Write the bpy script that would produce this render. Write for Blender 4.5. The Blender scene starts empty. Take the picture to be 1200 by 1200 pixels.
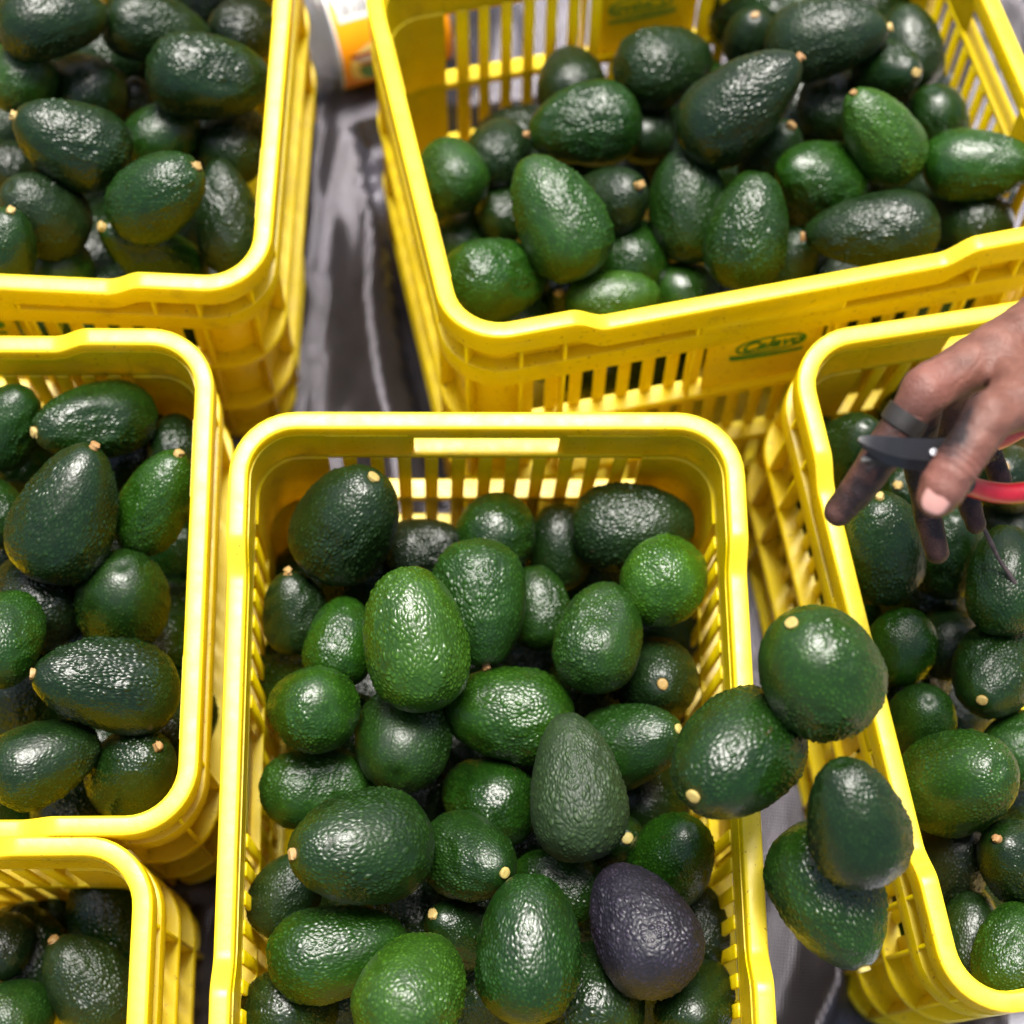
import bpy, bmesh, math, random
import numpy as np
from mathutils import Vector, Matrix, kdtree

random.seed(7)
RNG = np.random.default_rng(11)
SC = bpy.context.scene
COL = SC.collection
CM = 0.01                      # everything below is written in centimetres
PI = math.pi

# ------------------------------------------------------------------ camera
# z = 0 is the level of the crate rims; the ground lies about 33.5 cm below.
F_PX, TILT, CAM_H, ROLL = 2128.6, 0.32225, 127.35, 0.12963   # focal length in photo pixels (1200 wide)
fw = np.array([0, math.sin(TILT), -math.cos(TILT)])
up0 = np.array([0, math.cos(TILT), math.sin(TILT)])
r0 = np.array([1.0, 0, 0])
c_, s_ = math.cos(ROLL), math.sin(ROLL)
rt, up = c_ * r0 + s_ * up0, -s_ * r0 + c_ * up0
EYE = np.array([0, 0, CAM_H])
cam_d = bpy.data.cameras.new("camera")
cam_o = bpy.data.objects.new("camera", cam_d)
COL.objects.link(cam_o)
M = Matrix(((rt[0], up[0], -fw[0], 0), (rt[1], up[1], -fw[1], 0), (rt[2], up[2], -fw[2], CAM_H * CM), (0, 0, 0, 1)))
cam_o.matrix_world = M
cam_d.sensor_width = 36.0
cam_d.lens = 36.0 * F_PX / 1200.0
cam_d.clip_start, cam_d.clip_end = 0.05, 200.0
cam_d.dof.use_dof = True
cam_d.dof.focus_distance = 1.27
cam_d.dof.aperture_fstop = 3.2
SC.camera = cam_o

# ------------------------------------------------------------------ sky, sun, exposure
SUN_EL, SUN_AZ = math.radians(69), math.radians(-10)      # azimuth from +y towards +x
world = bpy.data.worlds.new("World")
SC.world = world
world.use_nodes = True
wn = world.node_tree
wn.nodes.clear()
sky = wn.nodes.new("ShaderNodeTexSky")
sky.sky_type = 'NISHITA'
sky.sun_disc = False
sky.dust_density = 5.0
sky.air_density = 1.0
sky.sun_elevation = SUN_EL
sky.sun_rotation = SUN_AZ
bg = wn.nodes.new("ShaderNodeBackground")
bg.inputs[1].default_value = 0.072
wo = wn.nodes.new("ShaderNodeOutputWorld")
wn.links.new(sky.outputs[0], bg.inputs[0])
wn.links.new(bg.outputs[0], wo.inputs[0])
sun_d = bpy.data.lights.new("sun", 'SUN')
sun_d.energy = 3.4
sun_d.angle = math.radians(27)          # veiled, overcast sun
sun_d.color = (1.0, 0.97, 0.92)
sun_o = bpy.data.objects.new("sun", sun_d)
COL.objects.link(sun_o)
sd = Vector((math.cos(SUN_EL) * math.sin(SUN_AZ), math.cos(SUN_EL) * math.cos(SUN_AZ), math.sin(SUN_EL)))
sun_o.rotation_euler = sd.to_track_quat('Z', 'Y').to_euler()
SC.view_settings.view_transform = 'Standard'
SC.view_settings.look = 'None'
SC.view_settings.exposure = 1.52
SC.view_settings.gamma = 1.0


def ray(px, py):
    return fw + (px - 600) / F_PX * rt - (py - 600) / F_PX * up


def at(px, py, z):
    """Point in cm, at height z above the rims, that the photo shows at (px, py)."""
    d = ray(px, py)
    return EYE + d * ((z - CAM_H) / d[2])


def depth_of(p):
    return float((np.asarray(p) - EYE) @ fw)


# ------------------------------------------------------------------ helpers
def link(name, data, parent=None, loc=(0, 0, 0), rotz=0.0):
    o = bpy.data.objects.new(name, data)
    COL.objects.link(o)
    o.location = (loc[0] * CM, loc[1] * CM, loc[2] * CM)
    if rotz:
        o.rotation_euler = (0, 0, rotz)
    if parent is not None:
        o.parent = parent
    return o


def tag(o, label=None, cat=None, group=None, kind=None):
    for k, v in (("label", label), ("category", cat), ("group", group), ("kind", kind)):
        if v:
            o[k] = v
    return o


def mesh(name, verts, faces, mat, smooth=35):
    m = bpy.data.meshes.new(name)
    v = np.asarray(verts, float) * CM
    m.from_pydata(v.tolist(), [], [list(map(int, f)) for f in faces])
    bm = bmesh.new()
    bm.from_mesh(m)
    bmesh.ops.recalc_face_normals(bm, faces=bm.faces)
    bm.to_mesh(m)
    bm.free()
    if mat:
        m.materials.append(mat)
    if smooth:
        m.polygons.foreach_set("use_smooth", [True] * len(m.polygons))
        m.set_sharp_from_angle(angle=math.radians(smooth))
    m.update()
    return m


def box_mesh(name, x0, x1, y0, y1, z0, z1, mat, bev=0.06):
    bm = bmesh.new()
    bmesh.ops.create_cube(bm, size=1.0)
    for v in bm.verts:
        v.co = ((x0 + x1) / 2 + v.co.x * (x1 - x0), (y0 + y1) / 2 + v.co.y * (y1 - y0), (z0 + z1) / 2 + v.co.z * (z1 - z0))
    if bev:
        bmesh.ops.bevel(bm, geom=bm.edges[:], offset=bev, segments=1, affect='EDGES')
    vs = [tuple(v.co) for v in bm.verts]
    bm.verts.index_update()
    fs = [[v.index for v in f.verts] for f in bm.faces]
    bm.free()
    return mesh(name, vs, fs, mat, 60)


def sweep(rings, closed):
    """rings: list of closed cross sections (n,3); joined along the path, capped when open."""
    n = len(rings[0])
    vs = np.concatenate(rings)
    fs = []
    m = len(rings)
    for i in range(m if closed else m - 1):
        j = (i + 1) % m
        for a in range(n):
            b = (a + 1) % n
            fs.append((i * n + a, i * n + b, j * n + b, j * n + a))
    if not closed:
        fs.append(tuple(range(n)))
        fs.append(tuple(range((m - 1) * n, m * n)))
    return vs, fs


def tube(pts, radii, n=10, flat=1.0):
    """Round tube along points (cm)."""
    pts = [np.asarray(p, float) for p in pts]
    rings = []
    prev = None
    for i, p in enumerate(pts):
        t = pts[min(i + 1, len(pts) - 1)] - pts[max(i - 1, 0)]
        t = t / np.linalg.norm(t)
        a = np.array([0, 0, 1.0]) if prev is None else prev
        u = a - t * (a @ t)
        if np.linalg.norm(u) < 1e-4:
            u = np.array([1.0, 0, 0]) - t * t[0]
        u /= np.linalg.norm(u)
        prev = u
        w = np.cross(t, u)
        r = radii[i] if hasattr(radii, "__len__") else radii
        rings.append(np.array([p + r * (math.cos(q) * u * flat + math.sin(q) * w) for q in np.linspace(0, 2 * PI, n, endpoint=False)]))
    return sweep(rings, False)


def merge(*parts):
    vs, fs, o = [], [], 0
    for v, f in parts:
        vs.append(np.asarray(v, float))
        fs += [tuple(i + o for i in q) for q in f]
        o += len(v)
    return np.concatenate(vs), fs


def sstep(x):
    x = np.clip(x, 0, 1)
    return x * x * (3 - 2 * x)


def wavy(p, freq, seed, n=14):
    """Cheap smooth noise: a sum of random sinusoids, about -1..1."""
    g = np.random.default_rng(seed)
    out = np.zeros(len(p))
    for _ in range(n):
        k = g.normal(size=p.shape[1])
        k *= freq * (0.6 + 0.8 * g.random()) / np.linalg.norm(k)
        out += np.sin(p @ k + g.random() * 6.283)
    return out / math.sqrt(n) / 1.2


# ------------------------------------------------------------------ materials
def new_mat(name):
    m = bpy.data.materials.new(name)
    m.use_nodes = True
    nt = m.node_tree
    b = nt.nodes["Principled BSDF"]
    return m, nt, b


def nd(nt, typ, **kw):
    n = nt.nodes.new(typ)
    for k, v in kw.items():
        if isinstance(k, str) and k.startswith("i_"):
            n.inputs[k[2:].replace("_", " ")].default_value = v
        else:
            setattr(n, k, v)
    return n


def ramp(nt, fac, stops):
    r = nt.nodes.new("ShaderNodeValToRGB")
    e = r.color_ramp.elements
    while len(e) < len(stops):
        e.new(0.5)
    for x, (p, c) in zip(e, stops):
        x.position = p
        x.color = c if len(c) == 4 else (*c, 1)
    nt.links.new(fac, r.inputs[0])
    return r.outputs[0]


def mixc(nt, fac, a, b, mode='MIX'):
    n = nt.nodes.new("ShaderNodeMix")
    n.data_type = 'RGBA'
    n.blend_type = mode
    for sock, val in ((n.inputs[0], fac), (n.inputs[6], a), (n.inputs[7], b)):
        if hasattr(val, "is_linked"):
            nt.links.new(val, sock)
        elif isinstance(val, (int, float)):
            sock.default_value = val
        else:
            sock.default_value = (*val, 1) if len(val) == 3 else val
    return n.outputs[2]


def plastic_material(name, wear_sheen):
    m, nt, b = new_mat(name)
    L = nt.links.new
    tc = nd(nt, "ShaderNodeTexCoord")
    oi = nd(nt, "ShaderNodeObjectInfo")
    off = nd(nt, "ShaderNodeVectorMath", operation='ADD')
    sc = nd(nt, "ShaderNodeVectorMath", operation='SCALE')
    L(oi.outputs["Location"], sc.inputs[0])
    sc.inputs["Scale"].default_value = 1.7
    L(tc.outputs["Object"], off.inputs[0])
    L(sc.outputs[0], off.inputs[1])
    V = off.outputs[0]
    n1 = nd(nt, "ShaderNodeTexNoise", i_Scale=9.0, i_Detail=4.0)
    n2 = nd(nt, "ShaderNodeTexNoise", i_Scale=70.0, i_Detail=6.0, i_Roughness=0.65)
    n3 = nd(nt, "ShaderNodeTexNoise", i_Scale=260.0, i_Detail=2.0)
    n4 = nd(nt, "ShaderNodeTexNoise", i_Scale=22.0, i_Detail=5.0, i_Roughness=0.6)
    for n in (n1, n2, n3, n4):
        L(V, n.inputs["Vector"])
    base = ramp(nt, n1.outputs[0], [(0.3, (0.84, 0.645, 0.0008)), (0.7, (0.90, 0.725, 0.001))])
    scuff = ramp(nt, n2.outputs[0], [(0.50, (0, 0, 0)), (0.72, (1, 1, 1))])
    if wear_sheen:  # pale mix: some rubbing, mostly the bright sheen put into the colour
        base = mixc(nt, mixf(nt, ramp(nt, n4.outputs[0], [(0.25, (0.55,) * 3), (0.7, (1, 1, 1))]), wear_sheen), base, (0.90, 0.80, 0.22))
    base = mixc(nt, mixf(nt, scuff, 0.30), base, (0.88, 0.74, 0.05))
    speck = ramp(nt, n3.outputs[0], [(0.67, (0, 0, 0)), (0.72, (1, 1, 1))])
    base = mixc(nt, mixf(nt, speck, 0.7), base, (0.30, 0.17, 0.03))
    dirt = ramp(nt, n4.outputs[0], [(0.57, (0, 0, 0)), (0.78, (1, 1, 1))])
    base = mixc(nt, mixf(nt, dirt, 0.55), base, (0.42, 0.26, 0.03))
    # long fine scratches from stacking and dragging
    mp = nd(nt, "ShaderNodeMapping")
    mp.inputs["Scale"].default_value = (14, 14, 420)
    mp.inputs["Rotation"].default_value = (0.35, 0.2, 0)
    L(V, mp.inputs["Vector"])
    n5 = nd(nt, "ShaderNodeTexNoise", i_Scale=1.0, i_Detail=3.0)
    L(mp.outputs[0], n5.inputs["Vector"])
    scr = ramp(nt, n5.outputs[0], [(0.64, (0, 0, 0)), (0.70, (1, 1, 1))])
    base = mixc(nt, mixf(nt, scr, 0.35), base, (0.62, 0.42, 0.06))
    L(base, b.inputs["Base Color"])
    rg = ramp(nt, n2.outputs[0], [(0.3, (0.24,) * 3), (0.75, (0.44,) * 3)])
    L(rg, b.inputs["Roughness"])
    bp = nd(nt, "ShaderNodeBump", i_Strength=0.12, i_Distance=0.002)
    L(n2.outputs[0], bp.inputs["Height"])
    L(bp.outputs[0], b.inputs["Normal"])
    # thin moulded polyethylene lets a little light through
    tr = nd(nt, "ShaderNodeBsdfTranslucent")
    L(mixc(nt, 1.0, base, (1.0, 0.88, 0.6), 'MULTIPLY'), tr.inputs[0])
    mx = nd(nt, "ShaderNodeMixShader")
    b.inputs["Specular IOR Level"].default_value = 0.40
    mx.inputs[0].default_value = 0.30
    L(b.outputs[0], mx.inputs[1])
    L(tr.outputs[0], mx.inputs[2])
    L(mx.outputs[0], nt.nodes["Material Output"].inputs[0])
    return m


def mixf(nt, col, k):
    n = nt.nodes.new("ShaderNodeMath")
    n.operation = 'MULTIPLY'
    nt.links.new(col, n.inputs[0])
    n.inputs[1].default_value = k
    return n.outputs[0]


def avocado_material():
    m, nt, b = new_mat("avocado_skin")
    L = nt.links.new
    tc = nd(nt, "ShaderNodeTexCoord")
    oi = nd(nt, "ShaderNodeObjectInfo")
    pe = nd(nt, "ShaderNodeAttribute", attribute_name="peb")
    dt = nd(nt, "ShaderNodeAttribute", attribute_name="dot")
    sc = nd(nt, "ShaderNodeVectorMath", operation='SCALE')
    L(oi.outputs["Location"], sc.inputs[0])
    sc.inputs["Scale"].default_value = 31.0
    off = nd(nt, "ShaderNodeVectorMath", operation='ADD')
    L(tc.outputs["Object"], off.inputs[0])
    L(sc.outputs[0], off.inputs[1])
    V = off.outputs[0]
    n1 = nd(nt, "ShaderNodeTexNoise", i_Scale=1.6, i_Detail=3.0)
    n2 = nd(nt, "ShaderNodeTexNoise", i_Scale=3.4, i_Detail=6.0, i_Roughness=0.62)
    n3 = nd(nt, "ShaderNodeTexNoise", i_Scale=30.0, i_Detail=3.0)
    for n in (n1, n2, n3):
        L(V, n.inputs["Vector"])
    col = oi.outputs["Color"]
    var = ramp(nt, n1.outputs[0], [(0.30, (0.70, 0.75, 0.72)), (0.70, (1.30, 1.22, 1.10))])
    base = mixc(nt, 1.0, col, var, 'MULTIPLY')
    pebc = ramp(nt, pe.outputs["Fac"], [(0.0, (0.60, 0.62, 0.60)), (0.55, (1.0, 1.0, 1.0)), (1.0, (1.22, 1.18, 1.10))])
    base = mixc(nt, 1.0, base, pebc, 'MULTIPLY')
    dotc = mixc(nt, 1.0, col, (3.8, 2.7, 3.6), 'MULTIPLY')
    base = mixc(nt, mixf(nt, dt.outputs["Fac"], 0.65), base, dotc)
    scar = ramp(nt, n2.outputs[0], [(0.70, (0, 0, 0)), (0.73, (1, 1, 1))])
    base = mixc(nt, mixf(nt, scar, 0.6), base, (0.034, 0.022, 0.009))
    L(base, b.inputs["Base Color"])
    rg = ramp(nt, n3.outputs[0], [(0.3, (0.27,) * 3), (0.7, (0.42,) * 3)])
    rv = nd(nt, "ShaderNodeMath", operation='MULTIPLY_ADD')
    L(oi.outputs["Alpha"], rv.inputs[1])       # duller skins carry a higher alpha
    L(rg, rv.inputs[0])
    rv.inputs[2].default_value = 0.0
    L(rv.outputs[0], b.inputs["Roughness"])
    b.inputs["Specular IOR Level"].default_value = 0.42
    bp = nd(nt, "ShaderNodeBump", i_Strength=0.05, i_Distance=0.01)
    L(n3.outputs[0], bp.inputs["Height"])
    L(bp.outputs[0], b.inputs["Normal"])
    return m


def simple(name, col, rough=0.5, metal=0.0, nscale=40.0, var=0.25, bump=0.2, bdist=0.002, spec=0.5):
    m, nt, b = new_mat(name)
    tc = nd(nt, "ShaderNodeTexCoord")
    n = nd(nt, "ShaderNodeTexNoise", i_Scale=nscale, i_Detail=5.0)
    nt.links.new(tc.outputs["Object"], n.inputs["Vector"])
    lo = tuple(c * (1 - var) for c in col)
    hi = tuple(min(1, c * (1 + var)) for c in col)
    nt.links.new(ramp(nt, n.outputs[0], [(0.3, lo), (0.7, hi)]), b.inputs["Base Color"])
    b.inputs["Roughness"].default_value = rough
    b.inputs["Metallic"].default_value = metal
    b.inputs["Specular IOR Level"].default_value = spec
    if bump:
        bp = nd(nt, "ShaderNodeBump", i_Strength=bump, i_Distance=bdist)
        nt.links.new(n.outputs[0], bp.inputs["Height"])
        nt.links.new(bp.outputs[0], b.inputs["Normal"])
    return m


def tarp_material(name, c0, c1, metal, rough):
    m, nt, b = new_mat(name)
    L = nt.links.new
    tc = nd(nt, "ShaderNodeTexCoord")
    n = nd(nt, "ShaderNodeTexNoise", i_Scale=14.0, i_Detail=5.0)
    L(tc.outputs["Object"], n.inputs["Vector"])
    L(ramp(nt, n.outputs[0], [(0.3, c0), (0.7, c1)]), b.inputs["Base Color"])
    b.inputs["Metallic"].default_value = metal
    b.inputs["Roughness"].default_value = rough
    w1 = nd(nt, "ShaderNodeTexWave", bands_direction='X', i_Scale=110.0, i_Distortion=0.4)
    w2 = nd(nt, "ShaderNodeTexWave", bands_direction='Y', i_Scale=110.0, i_Distortion=0.4)
    L(tc.outputs["Object"], w1.inputs["Vector"])
    L(tc.outputs["Object"], w2.inputs["Vector"])
    ad = nd(nt, "ShaderNodeMath", operation='ADD')
    L(w1.outputs["Fac"], ad.inputs[0])
    L(w2.outputs["Fac"], ad.inputs[1])
    bp = nd(nt, "ShaderNodeBump", i_Strength=0.35, i_Distance=0.0008)
    L(ad.outputs[0], bp.inputs["Height"])
    L(bp.outputs[0], b.inputs["Normal"])
    return m


YEL = plastic_material("yellow_plastic", 0.0)
WORN_SHEEN = plastic_material("worn_sheen_plastic", 0.17)   # rim tops paler: overhead sheen painted in, plus rubbing from stacking
AVO = avocado_material()


def stem_material(name, c_pale, c_brown, sc):
    m, nt, b = new_mat(name)
    tc = nd(nt, "ShaderNodeTexCoord")
    oi = nd(nt, "ShaderNodeObjectInfo")
    n = nd(nt, "ShaderNodeTexNoise", i_Scale=sc, i_Detail=5.0)
    nt.links.new(tc.outputs["Object"], n.inputs["Vector"])
    ad = nd(nt, "ShaderNodeMath", operation='MULTIPLY_ADD')
    nt.links.new(oi.outputs["Random"], ad.inputs[0])
    ad.inputs[1].default_value = 0.75
    nt.links.new(mixf(nt, n.outputs[0], 0.55), ad.inputs[2])
    nt.links.new(ramp(nt, ad.outputs[0], [(0.3, c_pale), (0.95, c_brown)]), b.inputs["Base Color"])
    b.inputs["Roughness"].default_value = 0.6
    bp = nd(nt, "ShaderNodeBump", i_Strength=0.5, i_Distance=0.001)
    nt.links.new(n.outputs[0], bp.inputs["Height"])
    nt.links.new(bp.outputs[0], b.inputs["Normal"])
    return m


STEM = stem_material("stem_wood", (0.36, 0.26, 0.085), (0.25, 0.13, 0.045), 260)
SCAR = stem_material("stem_scar", (0.36, 0.31, 0.085), (0.24, 0.15, 0.04), 300)
LOGO = simple("badge_green", (0.007, 0.17, 0.018), 0.45, 0, 120, 0.3, 0.0)
GHOST = simple("faded_green", (0.33, 0.42, 0.015), 0.5, 0, 120, 0.2, 0.0)
TARP = tarp_material("silver_tarp", (0.050, 0.046, 0.050), (0.085, 0.080, 0.095), 0.7, 0.28)
PALE_LIT = tarp_material("pale_lit_tarp", (0.62, 0.62, 0.70), (0.74, 0.74, 0.80), 0.0, 0.5)  # paler tarp copy, the stronger light beyond the crates painted into its colour
GROUND = simple("ground_concrete", (0.16, 0.15, 0.14), 0.9, 0, 6, 0.3, 0.4)

# ------------------------------------------------------------------ crates
LX, LY, RC, HZ = 26.0, 19.25, 5.0, 33.5     # half length, half width, corner radius, height
PITCH_S, PITCH_L = 2.12, 2.05               # slot pitch on short and long sides
END_S, END_L = 12.25, 18.95                 # where the solid corners begin
DIP = 1.5


def dip(u, on_long):
    if not on_long:
        return 0.0
    return DIP * float(sstep((LX - abs(u) - 9.7) / 2.8))


def outline(off, part="all"):
    """Points (x, y, dip) of the rounded rectangle inset by off; part 'corner' = the +x +y corner only."""
    hx, hy, r = LX - off, LY - off, max(RC - off, 0.3)
    q = []
    arc = lambda cx, cy, a0: [(cx + r * math.cos(a0 + PI / 2 * i / 10), cy + r * math.sin(a0 + PI / 2 * i / 10), 0.0) for i in range(11)]
    if part == "corner":
        return [(hx, END_S, 0.0)] + arc(hx - r, hy - r, 0) + [(END_L, hy, 0.0)]
    us = sorted(set([-16.6, -16.3, -15.95, -15.6, -15.2, -14.8, -14.4, -13.95, -13.55, -13.2] + [0.0]))
    us = us + [-u for u in us[::-1] if u != 0]
    q += arc(hx - r, hy - r, 0)
    q += [(u, hy, dip(u, True)) for u in us[::-1]]
    q += arc(-(hx - r), hy - r, PI / 2)
    q += arc(-(hx - r), -(hy - r), PI)
    q += [(u, -hy, dip(u, True)) for u in us]
    q += arc(hx - r, -(hy - r), -PI / 2)
    return q


def ring_mesh(name, prof, dipped=False, part="all", sx=1, sy=1):
    outs = {o: outline(o, part) for o in sorted(set(p[0] for p in prof))}
    n = len(next(iter(outs.values())))
    rings = [np.array([(sx * outs[o][i][0], sy * outs[o][i][1], z - (outs[o][i][2] if dipped else 0)) for o, z in prof]) for i in range(n)]
    return mesh(name, *sweep(rings, part == "all"), YEL)


RIM = [(0.02, -2.55), (0.0, -0.3), (0.04, -0.12), (0.13, -0.03), (0.26, 0.0), (1.16, 0.0), (1.29, -0.03), (1.38, -0.12), (1.43, -0.3),
       (1.47, -1.9), (1.22, -1.9), (1.12, -0.4), (0.36, -0.4), (0.34, -2.55)]
FLANGE2 = [(0.05, -7.4), (0.03, -5.45), (0.12, -5.25), (0.3, -5.2), (1.58, -5.2), (1.58, -5.6), (0.4, -5.6), (0.36, -7.4)]
def FLANGE(z):
    return [(0.08, z - 0.9), (0.06, z - 0.2), (0.2, z), (1.70, z), (1.765, z - 0.08), (1.765, z - 0.85), (1.45, z - 0.85), (1.45, z - 0.4), (0.4, z - 0.4), (0.36, z - 0.9)]
BASE = [(0.5, -33.5), (0.4, -31.8), (0.6, -31.6), (2.1, -31.6), (2.3, -32.8), (2.3, -33.5)]

crate_parts = []                 # (name, mesh, location, rotz, children)


def part(name, me, loc=(0, 0, 0), rotz=0.0, subs=(), label=None):
    crate_parts.append((name, me, loc, rotz, subs, label))


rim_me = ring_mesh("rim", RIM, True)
rim_me.materials.append(WORN_SHEEN)
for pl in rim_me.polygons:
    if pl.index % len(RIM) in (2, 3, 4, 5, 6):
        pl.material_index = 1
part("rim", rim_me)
part("flange", ring_mesh("flange", FLANGE2))
part("flange", ring_mesh("flange", FLANGE(-15.0)))
part("flange", ring_mesh("flange", FLANGE(-24.3)))
part("base_ring", ring_mesh("base_ring", BASE))
part("floor_panel", box_mesh("floor_panel", -24.2, 24.2, -17.4, 17.4, -33.0, -32.5, YEL))
CORNER = [(1.42, -31.9), (1.42, -5.4), (1.22, -5.2), (1.22, -1.2), (1.53, -1.2), (1.56, -5.6), (1.74, -5.75), (1.77, -31.9)]
for sx in (1, -1):
    for sy in (1, -1):
        part("corner_panel", ring_mesh("corner_panel", CORNER, False, "corner", sx, sy))
# upper bands between the corners: long sides whole, short sides cut by the hand hole
BANDZ = -5.75
for s in (1, -1):
    vs = []
    us = [-END_L + 0.02, -16.6, -15.9, -15.2, -14.4, -13.2, 0, 13.2, 14.4, 15.2, 15.9, 16.6, END_L - 0.02]
    rings = [np.array([(u, s * (LY - a), z - (dip(u, True) if t else 0)) for a, z, t in ((1.22, BANDZ, 0), (1.22, -1.2, 1), (1.53, -1.2, 1), (1.58, BANDZ, 0))]) for u in us]
    part("side_band", mesh("side_band", *sweep(rings, False), YEL))
    for t in (1, -1):
        # slanted inner end towards the hand hole
        a, b2 = 5.55, 6.1
        V = [(s * (LX - 1.22), t * a, -1.2), (s * (LX - 1.58), t * b2, -1.2), (s * (LX - 1.58), t * END_S, -1.2), (s * (LX - 1.22), t * END_S, -1.2),
             (s * (LX - 1.22), t * a, -5.18), (s * (LX - 1.58), t * b2, -5.18), (s * (LX - 1.58), t * END_S, -5.18), (s * (LX - 1.22), t * END_S, -5.18)]
        part("end_band", mesh("end_band", V, [(0, 1, 2, 3), (4, 5, 6, 7), (0, 1, 5, 4), (1, 2, 6, 5), (2, 3, 7, 6), (3, 0, 4, 7)], YEL, 40))
    lipm = box_mesh("handle_lip", -END_S + 0.02, END_S - 0.02, -0.16, 0.18, -0.55, 0.06, YEL, 0.08)
    part("handle_lip", lipm, (s * (LX - 1.50), 0, -5.22), PI / 2 if s < 0 else -PI / 2)
slat_s = box_mesh("slat", -0.53, 0.53, -0.16, 0.16, -31.8, BANDZ + 0.02, YEL, 0.07)
slat_l = box_mesh("slat", -0.51, 0.51, -0.16, 0.16, -31.8, BANDZ + 0.02, YEL, 0.07)
slat_m = box_mesh("slat", -0.51, 0.51, -0.16, 0.16, -31.8, -15.42, YEL, 0.07)
for s in (1, -1):
    for i in range(11):
        part("slat", slat_s, (s * (LX - 1.58), (i - 5) * PITCH_S, 0), PI / 2)
    for i in range(18):
        part("slat", slat_m if 7 <= i <= 10 else slat_l, ((i - 8.5) * PITCH_L, s * (LY - 1.58), 0), 0)
rib = box_mesh("rib", -0.16, 0.16, -0.58, 0.58, -31.7, -2.0, YEL, 0.05)
for s in (1, -1):
    for t in (1, -1):
        d = (RC - 0.74) / math.sqrt(2)
        part("rib", rib, (s * (LX - RC + d), t * (LY - RC + d), 0), math.atan2(t, s) + PI / 2)
        part("rib", rib, (s * 20.3, t * (LY - 0.74), 0), 0)
        part("rib", rib, (s * 16.8, t * (LY - 0.74), 0), 0)
        part("rib", rib, (s * 6.0, t * (LY - 0.74), 0), 0)
        part("rib", rib, (s * (LX - 0.74), t * 13.4, 0), PI / 2)
# plates that close the middle of the long sides, with the badge
skirt = box_mesh("skirt_panel", -5.8, 5.8, -0.14, 0.14, -7.35, -3.4, YEL, 0.06)
plate = box_mesh("badge_panel", -4.62, 4.62, -0.15, 0.15, -15.1, BANDZ + 0.02, YEL, 0.05)


def text_mesh(name, body, size, shear, mat, mirror=False, depth=0.04):
    cu = bpy.data.curves.new(name, 'FONT')
    cu.body = body
    cu.size = size
    cu.shear = shear
    cu.extrude = depth
    cu.offset = 0.035
    cu.align_x = 'CENTER'
    cu.align_y = 'CENTER'
    cu.resolution_u = 3
    o = bpy.data.objects.new(name, cu)
    COL.objects.link(o)
    bpy.context.view_layer.update()
    me = bpy.data.meshes.new_from_object(o.evaluated_get(bpy.context.evaluated_depsgraph_get()))
    bpy.data.objects.remove(o)
    R = Matrix.Rotation(PI / 2, 4, 'X')
    me.transform(Matrix.Scale(CM, 4) @ R @ (Matrix.Diagonal((-1, 1, 1, 1)) if mirror else Matrix.Identity(4)))
    me.materials.clear()
    me.materials.append(mat)
    me.name = name
    return me


def oval_ring(name, ax, az, w, mat):
    rings = []
    for a in np.linspace(0, 2 * PI, 48, endpoint=False):
        ca, sa = math.cos(a), math.sin(a)
        p = lambda k, y: ((ax - k) * math.copysign(abs(ca) ** 0.8, ca), y, (az - k) * math.copysign(abs(sa) ** 0.8, sa))
        rings.append(np.array([p(0, 0), p(0, -0.05), p(w, -0.05), p(w, 0)]))
    return mesh(name, *sweep(rings, True), mat)


def swoosh(name, mat, mir=1):
    top = [(mir * x, 0.0, -1.25 - 0.42 * math.sqrt(max(0, 1 - (x / 3.5) ** 2)) - 0.06 * x) for x in np.linspace(-3.4, 2.9, 20)]
    rings = [np.array([(x, 0, z + 0.28), (x, -0.05, z + 0.28), (x, -0.05, z - 0.35 * (1 - (i / 19) * 0.6)), (x, 0, z - 0.35 * (1 - (i / 19) * 0.6))]) for i, (x, y, z) in enumerate(top)]
    return mesh(name, *sweep(rings, False), mat)


let_o = text_mesh("badge_lettering", "Calavo", 1.9, 0.35, LOGO)
let_i = text_mesh("badge_lettering", "Calavo", 1.9, 0.35, GHOST, True)
oval_o, oval_i = oval_ring("badge_oval", 3.0, 1.15, 0.22, LOGO), oval_ring("badge_oval", 3.0, 1.15, 0.22, GHOST)
sw_o, sw_i = swoosh("badge_underline", LOGO), swoosh("badge_underline", GHOST, -1)
for s in (1, -1):
    # badge on the outer face (facing -y for s = -1), a faded reversed one shows inside
    subs = []
    for me, yy in ((let_o, -0.17), (oval_o, -0.155), (sw_o, -0.155)):
        subs.append((me.name.split(".")[0], me, (0.8, yy, -9.7), 0))
    for me, yy in ((let_i, 0.17), (oval_i, 0.155), (sw_i, 0.155)):
        subs.append((me.name.split(".")[0], me, (0.8, yy, -9.6), PI))
    subs = [(n_, m_, l_, r_) for n_, m_, l_, r_ in subs]
    part("badge_panel", plate, (0, s * (LY - 0.85), 0), 0 if s < 0 else PI, subs)
    part("skirt_panel", skirt, (0, s * (LY - 0.19), 0), 0)


def make_crate(label, x, y, th, dz, pitch=0.0):
    root = bpy.data.objects.new("crate", None)
    COL.objects.link(root)
    root.empty_display_size = 0.1
    lean = HZ * math.sin(pitch)          # the rim centre stays put while the crate leans
    root.location = ((x - lean * math.sin(th)) * CM, (y + lean * math.cos(th)) * CM, (dz - HZ * math.cos(pitch)) * CM)
    root.rotation_euler = (pitch, 0, th)
    tag(root, label, "crate", "yellow crates of avocados")
    for name, me, loc, rz, subs, lab in crate_parts:
        o = link(name, me, root, (loc[0], loc[1], loc[2] + HZ), rz)
        if lab:
            o["label"] = lab
        for n2, m2, l2, r2 in subs:
            # reversed badge: turned round so it reads from inside
            link(n2, m2, o, l2, r2)
    return root


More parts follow.
